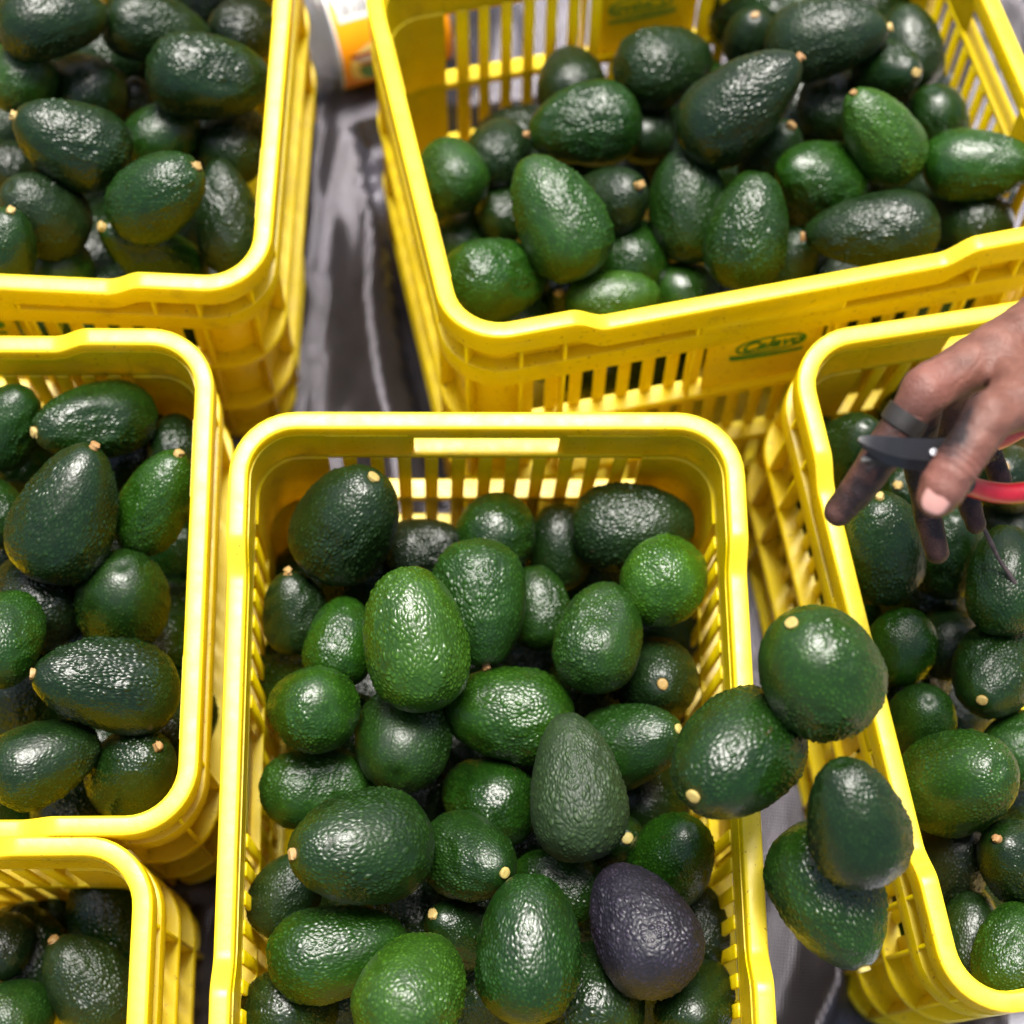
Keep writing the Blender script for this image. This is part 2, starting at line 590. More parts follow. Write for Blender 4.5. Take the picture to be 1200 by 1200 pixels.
CRATES = {   # centre x, y, turn, height of rim; long side along local x
    "C": (0.77, 24.44, 0.1372 + PI / 2, 0.0),
    "LM": (-47.35, 31.74, 0.1364, -0.65),
    "TL": (-48.36, 74.21, 0.0902, 0.06),
    "TR": (11.90, 80.90, 0.3390, -1.25, -0.142),     # leans back a little
    "R": (45.23, 40.62, 0.3031 + PI / 2, -0.36),
    "BL": (-44.85, -6.70, 0.138, -1.0),
}
CLAB = {
    "C": "yellow slatted crate in the centre, holding the purple avocado",
    "LM": "yellow crate of dark avocados at the left edge, between two other crates",
    "TL": "yellow crate of very dark avocados beside the clear neck of the jar",
    "TR": "yellow crate set askew with the green oval badge facing out",
    "R": "yellow crate under the hand with the red snips",
    "BL": "shaded yellow crate in the bottom corner, only its rim corner in view",
}
for k in CRATES:
    make_crate(CLAB[k], *CRATES[k])
CRATES["TR"] = (11.90, 80.90, 0.3390, -4.6)     # height its low side presses the tarp to

# ------------------------------------------------------------------ ground, tarps
GZ = -HZ - 3.6
gm = mesh("ground", [(-2000, -2000, GZ - 1.5), (2000, -2000, GZ - 1.5), (2000, 2000, GZ - 1.5), (-2000, 2000, GZ - 1.5)], [(0, 1, 2, 3)], GROUND, 0)
tag(link("ground", gm), kind="structure")


def crate_dist(x, y):
    """Signed distance (cm) to the nearest crate footprint, negative inside, and that crate's height."""
    d = np.full(x.shape, 1e9)
    h = np.zeros(x.shape)
    for cx, cy, th, dz in CRATES.values():
        u = (x - cx) * math.cos(th) + (y - cy) * math.sin(th)
        v = -(x - cx) * math.sin(th) + (y - cy) * math.cos(th)
        qx, qy = np.abs(u) - LX, np.abs(v) - LY
        e = np.hypot(np.maximum(qx, 0), np.maximum(qy, 0)) + np.minimum(np.maximum(qx, qy), 0)
        h = np.where(e < d, dz, h)
        d = np.minimum(d, e)
    return d, h


def cloth_sheet(name, x0, x1, y0, y1, step, mat, amp, seed, lift=0.0):
    nx, ny = int((x1 - x0) / step) + 1, int((y1 - y0) / step) + 1
    X, Y = np.meshgrid(np.linspace(x0, x1, nx), np.linspace(y0, y1, ny))
    X, Y = X.ravel(), Y.ravel()
    d, h = crate_dist(X, Y)
    g = np.stack([X, Y], 1)
    wx = wavy(g, 0.09, seed) * 5
    wy = wavy(g, 0.09, seed + 1) * 9
    q = np.stack([(X + wx) * 1.0, (Y + wy) * 0.28], 1)
    ridge = 1 - np.abs(wavy(q, 0.21, seed + 2)) * 1.3
    ridge = np.clip(ridge, 0, 1) ** 1.6
    q2 = np.stack([(X + wy * .4), (Y + wx) * 0.5], 1)
    r2 = 1 - np.abs(wavy(q2, 0.8, seed + 3))
    z = (ridge * 2.4 + np.clip(r2, 0, 1) * 0.3 + 0.5 * wavy(g, 0.2, seed + 4)) * amp
    k = sstep((d + 3.0) / 3.0)
    Z = np.where(d < 1.0, -HZ + h - 0.12, -HZ - 0.7) + np.maximum(z, -0.4) * k + lift
    f = []
    for j in range(ny - 1):
        for i in range(nx - 1):
            a = j * nx + i
            f.append((a, a + 1, a + nx + 1, a + nx))
    m = bpy.data.meshes.new(name)
    m.from_pydata((np.stack([X, Y, Z], 1) * CM).tolist(), [], f)
    m.materials.append(mat)
    m.polygons.foreach_set("use_smooth", [True] * len(m.polygons))
    return link(name, m)


tag(cloth_sheet("tarp", -90, 47.5, -40, 150, 0.7, TARP, 1.6, 5), "crumpled shiny dark silver tarp spread on the ground under the crates", "tarp")
tag(cloth_sheet("tarp", 30, 110, -40, 170, 1.0, PALE_LIT, 0.35, 9, -0.9), "woven tarp beyond the crate with the badge, the more open light painted in pale", "tarp")

# ------------------------------------------------------------------ jar lying between the crates
def make_jar():
    R = 6.3
    p0 = at(336, 44, -HZ - 0.3 + R)
    p1 = at(540, -14, -HZ - 0.3 + R)
    ax = p1 - p0
    ax[2] = 0
    ax /= np.linalg.norm(ax)
    root = bpy.data.objects.new("jar", None)
    COL.objects.link(root)
    root.empty_display_size = 0.1
    root.location = (p0[0] * CM, p0[1] * CM, p0[2] * CM)
    root.rotation_euler = (0, 0, math.atan2(ax[1], ax[0]))
    tag(root, "clear plastic jar with an orange label, lying on the tarp between two crates", "jar")
    m, nt, b = new_mat("clear_plastic")
    tc = nd(nt, "ShaderNodeTexCoord")
    n = nd(nt, "ShaderNodeTexNoise", i_Scale=25.0, i_Detail=3.0)
    nt.links.new(tc.outputs["Object"], n.inputs["Vector"])
    nt.links.new(ramp(nt, n.outputs[0], [(0.3, (0.55, 0.56, 0.58)), (0.7, (0.72, 0.73, 0.75))]), b.inputs["Base Color"])
    b.inputs["Roughness"].default_value = 0.22
    b.inputs["Transmission Weight"].default_value = 0.88
    b.inputs["IOR"].default_value = 1.3
    prof = [(-2.2, 4.6), (-1.9, 5.0), (-0.2, 5.0), (0.0, 5.3), (0.5, 5.9), (0.9, 6.05), (1.2, 5.95), (1.5, 6.2), (1.9, 6.1), (2.2, 6.3), (2.6, 6.2), (2.9, 6.35), (3.4, 6.35), (3.6, 6.25), (15.2, 6.25), (15.6, 6.35), (16.6, 6.3), (17.4, 5.6), (17.5, 4.0)]
    rings = []
    for a in np.linspace(0, 2 * PI, 56, endpoint=False):
        rings.append(np.array([(x, r * math.cos(a), r * math.sin(a)) for x, r in prof]))
    vs = np.concatenate(rings)
    k = len(prof)
    fs = [(i * k + a, i * k + a + 1, ((i + 1) % 56) * k + a + 1, ((i + 1) % 56) * k + a) for i in range(56) for a in range(k - 1)]
    fs.append(tuple(i * k for i in range(56)))
    fs.append(tuple(i * k + k - 1 for i in range(56)))
    link("jar_body", mesh("jar_body", vs, fs, m, 30), root)

    def patch(name, x0, x1, a0, a1, r, mat, nx=2, na=20, par=root, fn=None):
        g = []
        for i in range(nx + 1):
            for j in range(na + 1):
                x = x0 + (x1 - x0) * i / nx
                a = a0 + (a1 - a0) * j / na
                if fn:
                    x, a = fn(i / nx, j / na)
                for rr in (r,):
                    g.append((x, rr * math.cos(a), rr * math.sin(a)))
        f = [(i * (na + 1) + j, i * (na + 1) + j + 1, (i + 1) * (na + 1) + j + 1, (i + 1) * (na + 1) + j) for i in range(nx) for j in range(na)]
        return link(name, mesh(name, g, f, mat, 60), par)
    OR = simple("label_orange", (0.80, 0.30, 0.008), 0.35, 0, 18, 0.15, 0.0)
    WH = simple("label_white", (0.50, 0.50, 0.50), 0.4, 0, 60, 0.05, 0.0)
    BK = simple("print_black", (0.02, 0.02, 0.025), 0.4, 0, 60, 0.1, 0.0)
    RD = simple("print_red", (0.35, 0.012, 0.010), 0.4, 0, 60, 0.2, 0.0)
    TE = simple("print_teal", (0.10, 0.26, 0.17), 0.4, 0, 30, 0.5, 0.0)
    DO = simple("print_dark_orange", (0.52, 0.13, 0.006), 0.4, 0, 30, 0.3, 0.0)
    lab = patch("jar_label", 3.9, 15.0, 0, 2 * PI, 6.29, OR, 2, 64)
    patch("label_edge", 3.7, 3.95, 0, 2 * PI, 6.305, WH, 1, 64, lab)
    # angle: 90 deg = top of the jar, -180 .. -90 the side towards the viewer
    A = math.radians
    patch("barcode_patch", 4.5, 8.6, A(84), A(124), 6.31, WH, 2, 10, lab)
    bar_v, bar_f = [], []
    g = random.Random(3)
    x = 4.85
    while x < 8.3:
        w = g.choice((0.10, 0.10, 0.17, 0.24))
        for j in range(8):
            for xx in (x, x + w):
                a = A(88 + (119 - 88) * j / 7)
                bar_v.append((xx, 6.325 * math.cos(a), 6.325 * math.sin(a)))
        o = len(bar_v) - 16
        bar_f += [(o + 2 * j, o + 2 * j + 1, o + 2 * j + 3, o + 2 * j + 2) for j in range(7)]
        x += w + g.choice((0.10, 0.14, 0.2))
    link("barcode_bars", mesh("barcode_bars", bar_v, bar_f, BK, 60), lab)
    patch("printed_glow", 0, 0, 0, 0, 6.308, simple("print_pale", (0.78, 0.62, 0.25), 0.4, 0, 30, 0.2, 0.0), 6, 14, lab,
          lambda i, j: (6.9 + 2.3 * (2 * j - 1) * math.sqrt(max(0, 1 - (2 * i - 1) ** 2)), A(170 + 24 * (2 * i - 1))))
    patch("printed_bowl", 0, 0, 0, 0, 6.32, RD, 6, 14, lab, lambda i, j: (6.9 + (2.2 - 1.2 * i) * (2 * j - 1), A(154 + 13 * i)))
    patch("printed_bowl_filling", 0, 0, 0, 0, 6.33, WH, 6, 14, lab, lambda i, j: (6.9 + (1.8 - 0.8 * i) * (2 * j - 1), A(158 + 6 * i)))
    patch("printed_leaf", 0, 0, 0, 0, 6.32, TE, 6, 14, lab, lambda i, j: (6.9 + 1.4 * (2 * j - 1) * math.sqrt(max(0.01, 1 - (i) ** 2)), A(168 + 22 * i)))
    patch("label_band", 4.0, 14.9, A(203), A(260), 6.308, DO, 2, 20, lab)
    return root


make_jar()

# ------------------------------------------------------------------ avocados
def ico(level):
    bm = bmesh.new()
    bmesh.ops.create_icosphere(bm, subdivisions=level, radius=1.0)
    v = np.array([q.co[:] for q in bm.verts])
    f = np.array([[q.index for q in t.verts] for t in bm.faces])
    bm.free()
    return v / np.linalg.norm(v, axis=1)[:, None], f


ICO_V, ICO_F = ico(7)


def avocado_mesh(seed, k, bend, lump, dent=None):
    """Pear body one unit in half length and one unit in greatest radius; stem end at +z, with its pebbled skin as relief."""
    g = np.random.default_rng(seed)
    p = ICO_V.copy()
    t = p[:, 2]
    prof = 1 - k * t - 0.10 * k * t * t
    blunt = np.sqrt((1 - np.abs(t) ** 2.5) / np.maximum(1 - t * t, 1e-6))
    blunt = np.where(np.abs(t) > 0.9999, math.sqrt(1.25), blunt)
    prof = prof * blunt
    sr = np.sqrt(np.clip(1 - t * t, 0, 1)) * prof
    rad = prof / sr.max()
    q = np.stack([p[:, 0] * rad, p[:, 1] * rad, t * 1.36], 1)
    q[:, 0] += bend * (t * t - 0.35)
    nrm = q / np.linalg.norm(q, axis=1)[:, None]
    # slow lumps
    q += nrm * (wavy(p, 2.4, seed + 50)[:, None] * lump)
    if dent is not None:
        dv = np.array(dent[:3]) / np.linalg.norm(dent[:3])
        ang = np.arccos(np.clip(p @ dv, -1, 1))
        q -= nrm * (dent[3] * np.exp(-(ang / dent[4]) ** 4))[:, None]
    # dimple at both ends
    for e, dp, w in ((1, 0.05, 0.16), (-1, 0.025, 0.10)):
        ang = np.arccos(np.clip(p[:, 2] * e, -1, 1))
        q -= np.array([0, 0, e])[None] * (dp * np.exp(-(ang / w) ** 2))[:, None]
    # pebbles: cells round scattered points
    n = 1900
    i = np.arange(n) + 0.5
    ph = i * PI * (1 + 5 ** 0.5)
    zz = 1 - 2 * i / n
    fp = np.stack([np.sqrt(1 - zz ** 2) * np.cos(ph), np.sqrt(1 - zz ** 2) * np.sin(ph), zz], 1)
    fp += g.normal(size=fp.shape) * 0.034
    fp /= np.linalg.norm(fp, axis=1)[:, None]
    kd = kdtree.KDTree(n)
    for j in range(n):
        kd.insert(fp[j], j)
    kd.balance()
    cell = g.random(n)
    f1 = np.empty(len(p))
    f2 = np.empty(len(p))
    ci = np.empty(len(p), int)
    warp = p + np.stack([wavy(p, 16, seed + a) for a in (1, 2, 3)], 1) * 0.022
    for j in range(len(p)):
        r = kd.find_n(warp[j], 2)
        f1[j], f2[j], ci[j] = r[0][2], r[1][2], r[0][1]
    sp = math.sqrt(4 * PI / n)
    dome = np.clip((f2 - f1) / (0.75 * sp), 0, 1) ** 0.75
    strength = np.clip(0.75 + 0.55 * wavy(p, 3.2, seed + 9), 0.25, 1.3)
    ends = 1 - 0.6 * np.exp(-((1 - t) / 0.05) ** 2)
    hgt = dome * (0.45 + 0.75 * cell[ci]) * strength * ends
    hgt += 0.45 * wavy(p, 15, seed + 20) * strength
    q += nrm * (hgt * 0.034)[:, None]
    q[:, 2] /= 1.36
    m = bpy.data.meshes.new("avocado")
    m.vertices.add(len(q))
    m.vertices.foreach_set("co", q.ravel())
    m.loops.add(len(ICO_F) * 3)
    m.loops.foreach_set("vertex_index", ICO_F.ravel())
    m.polygons.add(len(ICO_F))
    m.polygons.foreach_set("loop_start", np.arange(0, len(ICO_F) * 3, 3))
    m.polygons.foreach_set("use_smooth", np.ones(len(ICO_F), bool))
    m.update(calc_edges=True)
    at1 = m.attributes.new("peb", 'FLOAT', 'POINT')
    at1.data.foreach_set("value", np.clip(dome * (0.5 + 0.5 * cell[ci]), 0, 1))
    at2 = m.attributes.new("dot", 'FLOAT', 'POINT')
    at2.data.foreach_set("value", np.clip(1.3 - f1 / (0.20 * sp), 0, 1) * (cell[ci] > 0.45))
    m.materials.append(AVO)
    tip = float(q[np.argmax(t)][2]), float(q[np.argmax(t)][0])
    return m, tip


SHAPES = {
    "egg": avocado_mesh(101, 0.20, 0.03, 0.018),
    "egg2": avocado_mesh(102, 0.26, -0.04, 0.022),
    "pear": avocado_mesh(103, 0.30, 0.05, 0.020),
    "round": avocado_mesh(104, 0.09, 0.0, 0.016),
    "dent": avocado_mesh(105, 0.16, 0.02, 0.02, (0.8, 0.5, 0.25, 0.10, 0.45)),
    "long": avocado_mesh(107, 0.12, 0.02, 0.025, (0.2, -0.8, -0.3, 0.03, 0.5)),
    "neck": avocado_mesh(108, 0.26, -0.07, 0.028),
    "lumpy": avocado_mesh(106, 0.20, 0.05, 0.034, (-0.7, 0.6, 0.1, 0.05, 0.35)),
}


def stem_mesh(seed, h):
    g = np.random.default_rng(seed)
    rings = []
    n = 12
    rr = [0.36, 0.40, 0.33, 0.37, 0.30, 0.10]
    zz = [-0.25, 0.0, 0.35 * h, 0.75 * h, h, h * 1.02]
    jit = 1 + (0.16 if h > 0.3 else 0.04) * g.normal(size=(len(rr), n))
    if h < 0.3:
        rr = [0.40, 0.43, 0.43, 0.41, 0.34, 0.16]
    for i in range(n):
        a = 2 * PI * i / n
        rings.append(np.array([(r * jit[k, i] * math.cos(a), r * jit[k, i] * math.sin(a), z) for k, (r, z) in enumerate(zip(rr, zz))]))
    k = len(rr)
    vs = np.concatenate(rings)
    fs = [(i * k + a, i * k + a + 1, ((i + 1) % n) * k + a + 1, ((i + 1) % n) * k + a) for i in range(n) for a in range(k - 1)]
    fs.append(tuple(i * k + k - 1 for i in range(n)))
    return mesh("stem", vs, fs, STEM if h > 0.3 else SCAR, 50)


NUBS = [stem_mesh(3, 0.36), stem_mesh(4, 0.31), stem_mesh(8, 0.52)]
SCARS = [stem_mesh(5, 0.10), stem_mesh(6, 0.14)]

DK, MD, GR, BR, BL_, PU, MT = "dark", "mid", "green", "bright", "black", "purple", "matt"
TINT = {
    "dark": (0.0042, 0.0155, 0.0018, 1.0), "mid": (0.0058, 0.0245, 0.0014, 1.0), "green": (0.0090, 0.0370, 0.0018, 1.0),
    "bright": (0.0185, 0.0600, 0.0028, 1.0), "black": (0.0034, 0.0095, 0.0020, 1.0), "purple": (0.0105, 0.0085, 0.0155, 1.5),
    "matt": (0.0095, 0.0240, 0.0036, 1.6),
}
# crate, cx, cy, apparent length, apparent width (photo pixels), neck direction (degrees, 90 = up), height above rim, tint, shape,
# stem (None or (px, py, 'n' nub / 's' scar)), layer (0 on top), label
A_ = []


def av(cr, cx, cy, l, w, ang, z, tint, shape, stem, label):
    A_.append([cr, cx, cy, l, w, ang, z, tint, shape, stem, label])


# --- crate beside the jar (top left of the photo)
T = "TL"
av(T, 62, 25, 128, 84, 8, -5, DK, "egg2", None, "big blackish avocado lying across the far end of the top left crate")
av(T, 183, 33, 124, 80, -12, -6, DK, "pear", None, "dark avocado whose thin end tapers towards the crate corner by the jar")
av(T, 287, 35, 82, 74, 40, -9, BL_, "round", None, "nearly black round avocado tucked in the far corner beside the jar")
av(T, 244, 90, 140, 98, -6, -4, DK, "dent", None, "large dark avocado pressed against the crate side facing the jar, creased on top")
av(T, 16, 90, 92, 80, 160, -5, GR, "egg", None, "greener avocado half out of view at the edge of the top left crate")
av(T, 96, 104, 96, 82, 150, -7, DK, "egg", None, "dark rounded avocado behind the one with a tiny pale tip in the top left crate")
av(T, 84, 166, 132, 98, 168, -4, DK, "egg2", (21, 139, 'n'), "plump dark avocado with a tiny pale tip at its upper edge")
av(T, 191, 160, 90, 76, 30, -7, MD, "round", None, "mid green avocado behind the blond stubbed one in the middle of the top left crate")
av(T, 160, 125, 70, 60, 90, -11, BL_, "egg", None, "dim avocado in the dark gap beside the plump one's wide end, top left crate")
av(T, 275, 168, 92, 78, 60, -10, DK, "egg", None, "dim avocado sunk against the crate side below the big creased one")
av(T, 184, 231, 128, 90, 28, -4, MD, "egg", (228, 197, 'n'), "avocado with a blond stem stub, just above the long thin one, top left crate")
av(T, 50, 250, 108, 90, 140, -8, DK, "egg", None, "dark avocado under the plump one in the top left crate")
av(T, 267, 255, 134, 76, 100, -8, DK, "pear", None, "upright dark avocado squeezed beside the crate side that faces the tarp gap")
av(T, 4, 290, 100, 76, 80, -5, MD, "egg", (13, 249, 'n'), "avocado with a pinkish stub cut by the edge of the photo, top left crate")
av(T, 68, 322, 92, 84, 80, -8, GR, "round", None, "green avocado half hidden by the dipped front rim of the top left crate")
av(T, 180, 302, 158, 76, 163, -5, MD, "pear", (125, 268, 'n'), "long thin avocado with a yellow green stub along the front rim, top left crate")
av(T, 20, 195, 74, 62, 30, -11, BL_, "egg", None, "dim avocado low in the gap beside the plump one in the top left crate")
# --- crate with the badge
T = "TR"
av(T, 530, 204, 84, 77, 120, -11, GR, "round", None, "round fresh green avocado touching the near short side of the badge crate")
av(T, 584, 180, 80, 72, 60, -13, DK, "egg", None, "dull dark avocado behind the round fresh green one, badge crate")
av(T, 670, 97, 86, 78, 90, -14, DK, "egg", None, "dim avocado against the slatted far wall of the badge crate")
av(T, 685, 147, 132, 97, 183, -9, MD, "egg", (620, 155, 'n'), "wide avocado lying level above the large upright one, stub at its end")
av(T, 779, 78, 112, 92, 15, -11, DK, "egg", None, "dark avocado under the faded reversed lettering on the far wall")
av(T, 653, 254, 152, 103, 117, -6, GR, "egg2", None, "large upright green avocado, narrow end up, foremost in the badge crate")
av(T, 716, 238, 92, 82, 15, -10, DK, "egg", (746, 219, 'n'), "bluish dark avocado with an ochre stub beside the large upright one, badge crate")
av(T, 757, 150, 78, 66, 80, -12, DK, "egg", None, "sliver of dark avocado beside the wide level one, badge crate")
av(T, 783, 186, 74, 64, 120, -12, DK, "egg", (770, 158, 'n'), "small dark avocado with a yellow stub under the biggest slanting one, badge crate")
av(T, 592, 250, 70, 62, 60, -13, DK, "egg", None, "dark avocado peeping between the round green one and the large upright one")
av(T, 540, 280, 72, 62, 60, -13, GR, "egg", None, "green avocado low by the near corner of the badge crate, above the creased one")
av(T, 580, 327, 118, 96, 8, -9, GR, "dent", None, "creased green avocado in the rounded near corner of the badge crate")
av(T, 742, 303, 96, 88, 60, -10, MD, "egg", None, "avocado with a soft sheen between the large upright one and the standing oval one")
av(T, 717, 350, 108, 64, 5, -9, BR, "egg", None, "light green avocado cut by the front rim of the badge crate")
av(T, 603, 374, 84, 78, 40, -11, GR, "egg", None, "green avocado mostly hidden below the rim near the rounded corner, badge crate")
av(T, 656, 344, 72, 60, 90, -14, DK, "egg", (656, 344, 'n'), "sunken avocado whose stub glints in the gap by the front rim, badge crate")
av(T, 868, 123, 165, 104, 36, -4, DK, "pear", (933, 69, 'n'), "biggest slanting avocado on top of the badge crate, neck up towards the far wall")
av(T, 968, 45, 142, 90, 5, -5, DK, "egg2", (1039, 31, 'n'), "long dark avocado lying across the far wall slots, top of the badge crate")
av(T, 1065, 56, 100, 76, 100, -9, DK, "egg", None, "dark avocado behind the stubbed round one at the open slatted end, badge crate")
av(T, 1042, 84, 76, 70, -12, -7, DK, "egg", (1070, 84, 'n'), "small dark avocado with an orange stub below the long one, badge crate")
av(T, 1033, 158, 130, 84, 122, -4, BR, "egg2", (999, 112, 'n'), "bright green avocado with a rusty stub at its upper end, badge crate")
av(T, 975, 122, 86, 76, 90, -9, DK, "egg", None, "shaded avocado behind the rusty stubbed bright one, badge crate")
av(T, 1098, 138, 76, 70, 100, -8, MD, "round", None, "roundish avocado in front of the bright slats at the open end, badge crate")
av(T, 1148, 193, 128, 82, 0, -5, GR, "egg", None, "green avocado lying level beside the slats at the far end of the front rim")
av(T, 1133, 260, 96, 82, 160, -9, DK, "lumpy", None, "smooth dark avocado under the level green one by the front rim, badge crate")
av(T, 1022, 270, 154, 88, 185, -4, DK, "pear", (945, 277, 'n'), "blue green avocado lying against the front rim with its reddish tip sideways")
av(T, 876, 270, 136, 94, 80, -5, MD, "egg", None, "standing oval avocado with a dusty top above the front rim, badge crate")
av(T, 960, 210, 108, 92, 160, -6, GR, "egg", None, "shiny avocado over the blue green one, badge crate")
av(T, 905, 180, 96, 66, 38, -9, MD, "egg", (925, 149, 'n'), "avocado with a brown end squeezed under the biggest slanting one")
av(T, 808, 243, 128, 90, 97, -6, MD, "egg", None, "glossy dark upright avocado behind the standing oval one, badge crate")
av(T, 925, 305, 84, 66, 60, -11, DK, "egg", None, "low avocado between the standing oval one and the reddish tipped one")
av(T, 803, 345, 88, 80, 20, -10, GR, "egg", None, "green back of an avocado just clearing the front rim near the badge")
av(T, 880, 44, 72, 62, 85, -9, DK, "egg", (884, 19, 'n'), "dim avocado with a rusty stub against the far wall slots, badge crate")
av(T, 1080, 222, 70, 60, 0, -12, DK, "egg", None, "dim avocado in the gap behind the level green one, badge crate")
av(T, 1160, 246, 76, 62, 30, -10, BL_, "egg", None, "blackish avocado at the end of the front rim under the level green one")
# --- crate between the corner crates (middle left)
T = "LM"
av(T, 6, 498, 104, 84, 60, -7, MD, "egg", None, "glossy avocado cut by the photo edge at the far wall of the middle left crate")
av(T, 112, 494, 144, 88, 186, -6, MD, "dent", (45, 506, 'n'), "avocado lying level along the far wall with a pale stub, middle left crate")
av(T, 78, 600, 170, 118, 66, -4, DK, "pear", (110, 526, 'n'), "largest dark avocado with a tan stub on top, middle left crate")
av(T, 182, 588, 136, 80, 68, -6, GR, "egg", (209, 533, 'n'), "bright pebbly avocado with a rusty stub by the side wall, middle left crate")
av(T, 144, 702, 112, 106, 90, -8, MD, "round", None, "round avocado below the bright pebbly one, middle left crate")
av(T, 38, 704, 112, 96, 120, -11, BL_, "egg", None, "nearly black avocado sunk between the round one and the largest, middle left crate")
av(T, 4, 748, 112, 92, 60, -6, GR, "egg", None, "light pebbled avocado cut by the photo edge, middle left crate")
av(T, 205, 520, 72, 62, 90, -11, DK, "egg", None, "dim avocado in the far corner behind the bright pebbly one")
av(T, 124, 802, 170, 108, 174, -5, DK, "egg", (43, 788, 'n'), "long frosted dark avocado with a tan tip, lying level in the middle left crate")
av(T, 52, 892, 132, 94, 25, -5, DK, "egg2", None, "greyish pebbled avocado in front by the near rim, middle left crate")
av(T, 155, 905, 100, 94, 60, -8, DK, "egg", (181, 877, 'n'), "smooth dark avocado with a stub in the rounded near corner, middle left crate")
av(T, -8, 600, 80, 70, 90, -8, MD, "egg", None, "slice of avocado at the photo edge beside the largest dark one")
# --- shaded corner crate (bottom left)
T = "BL"
av(T, 103, 1152, 118, 98, 110, -17, DK, "egg", (64, 1103, 'n'), "biggest avocado deep in the shaded bottom left crate")
av(T, 18, 1192, 100, 84, 30, -18, MD, "egg", None, "avocado with a sheen at the bottom edge of the shaded crate")
av(T, 6, 1108, 76, 66, 60, -20, BL_, "egg", None, "barely lit avocado at the photo edge of the shaded crate")
# --- centre crate
T = "C"
av(T, 407, 612, 155, 116, 62, -7, DK, "egg", (437, 560, 's'), "large dark avocado with a pale scar near the far wall, centre crate")
av(T, 345, 716, 92, 76, 95, -12, DK, "egg", (339, 672, 'n'), "small dim avocado with a stub against the side wall of the centre crate")
av(T, 399, 752, 104, 80, 80, -9, GR, "egg", None, "green avocado beside the brightest one, centre crate")
av(T, 488, 750, 166, 117, 100, -3, BR, "egg", None, "brightest light green avocado on top of the centre crate")
av(T, 563, 706, 146, 105, 272, -6, GR, "egg", (570, 781, 'n'), "green avocado upside down with its stub pointing to the viewer, behind the brightest one")
av(T, 498, 642, 92, 72, 10, -13, BL_, "egg", None, "blackish avocado in the gap at the far wall of the centre crate")
av(T, 583, 622, 94, 88, 60, -12, MD, "egg", None, "dull green avocado leaning on the far wall slats, centre crate")
av(T, 654, 642, 98, 76, 90, -14, DK, "egg", None, "dim avocado between the two leaning on the far wall, centre crate")
av(T, 742, 617, 142, 100, 2, -10, DK, "egg", None, "broad dark avocado lying along the far wall corner, centre crate")
av(T, 780, 676, 104, 98, 60, -8, BR, "dent", None, "yellow green round avocado with a creased cheek by the side wall, centre crate")
av(T, 632, 712, 98, 74, 100, -10, MD, "egg", None, "avocado half behind the upside down one, centre crate")
av(T, 702, 746, 126, 100, 75, -7, GR, "dent", None, "glossy hollowed avocado left of the round creased one, centre crate")
av(T, 770, 797, 100, 95, 90, -12, DK, "egg", (777, 801, 's'), "dark avocado showing its pale stem scar straight on, centre crate")
av(T, 362, 830, 104, 98, 170, -8, GR, "egg", None, "rounded glossy avocado by the side wall, below the one beside the brightest")
av(T, 472, 869, 116, 110, 262, -8, MD, "round", None, "avocado showing its blunt blossom end, between the brightest one and the huge one")
av(T, 598, 838, 148, 106, 172, -6, GR, "egg", None, "pebbled avocado lying level right under the upside down one, centre crate")
av(T, 738, 872, 126, 98, 8, -7, MD, "egg2", (793, 856, 's'), "shiny avocado pointing its pale scar at the side wall, centre crate")
av(T, 675, 922, 170, 112, 97, -4, MT, "pear", None, "matt dark pear shaped avocado standing in the middle of the centre crate")
av(T, 572, 938, 112, 98, 150, -10, MD, "dent", None, "glossy smooth avocado below the level pebbled one, centre crate")
av(T, 372, 922, 132, 90, 8, -8, GR, "dent", None, "dented avocado by the side wall just above the huge one, centre crate")
av(T, 422, 993, 162, 130, 184, -4, MD, "egg", (346, 1002, 'n'), "huge avocado with a pale tip and silvery sheen, centre crate")
av(T, 553, 1006, 120, 98, -20, -7, MD, "egg2", (589, 1024, 's'), "avocado with a round yellow scar low on its tapered end, beside the huge one")
av(T, 655, 1036, 110, 80, 160, -11, MD, "egg", None, "low avocado behind the purple one, centre crate")
av(T, 618, 1113, 168, 117, 88, -4, MD, "egg", None, "tall upright avocado beside the purple one, centre crate")
av(T, 751, 1087, 158, 119, 118, -4, PU, "egg2", None, "the one ripe purple avocado")
av(T, 790, 1004, 110, 98, 60, -8, GR, "egg", None, "green avocado between the purple one and the side wall, centre crate")
av(T, 725, 986, 76, 64, 60, -12, DK, "egg", (735, 982, 's'), "small dark avocado with a scar in the gap above the purple one")
av(T, 396, 1116, 160, 108, 8, -6, GR, "lumpy", None, "lumpy avocado lying level below the huge one, centre crate")
av(T, 484, 1162, 144, 120, 60, -4, BR, "egg", None, "light green avocado cut by the bottom edge, next to the lumpy one")
av(T, 538, 1092, 96, 76, 150, -12, DK, "egg", (507, 1074, 'n'), "dark avocado with a tiny stub in the gap left of the tall one, centre crate")
av(T, 697, 1168, 130, 112, 85, -8, DK, "egg", None, "dark wet looking avocado below the purple one at the bottom edge")
av(T, 336, 1050, 100, 78, 60, -11, DK, "egg", None, "dim avocado under the pale tip of the huge one, centre crate")
av(T, 342, 1186, 112, 96, 10, -10, DK, "egg", None, "dark avocado at the bottom edge below the lumpy one, centre crate")
av(T, 818, 1176, 106, 86, 60, -9, DK, "egg", None, "dark avocado in the bottom edge corner below the purple one, by the side wall")
av(T, 818, 1086, 98, 70, 90, -13, DK, "egg", None, "dim avocado between the purple one and the slats of the side wall")
av(T, 765, 938, 92, 80, 20, -13, DK, "egg", None, "dim avocado under the shiny scarred one, centre crate")
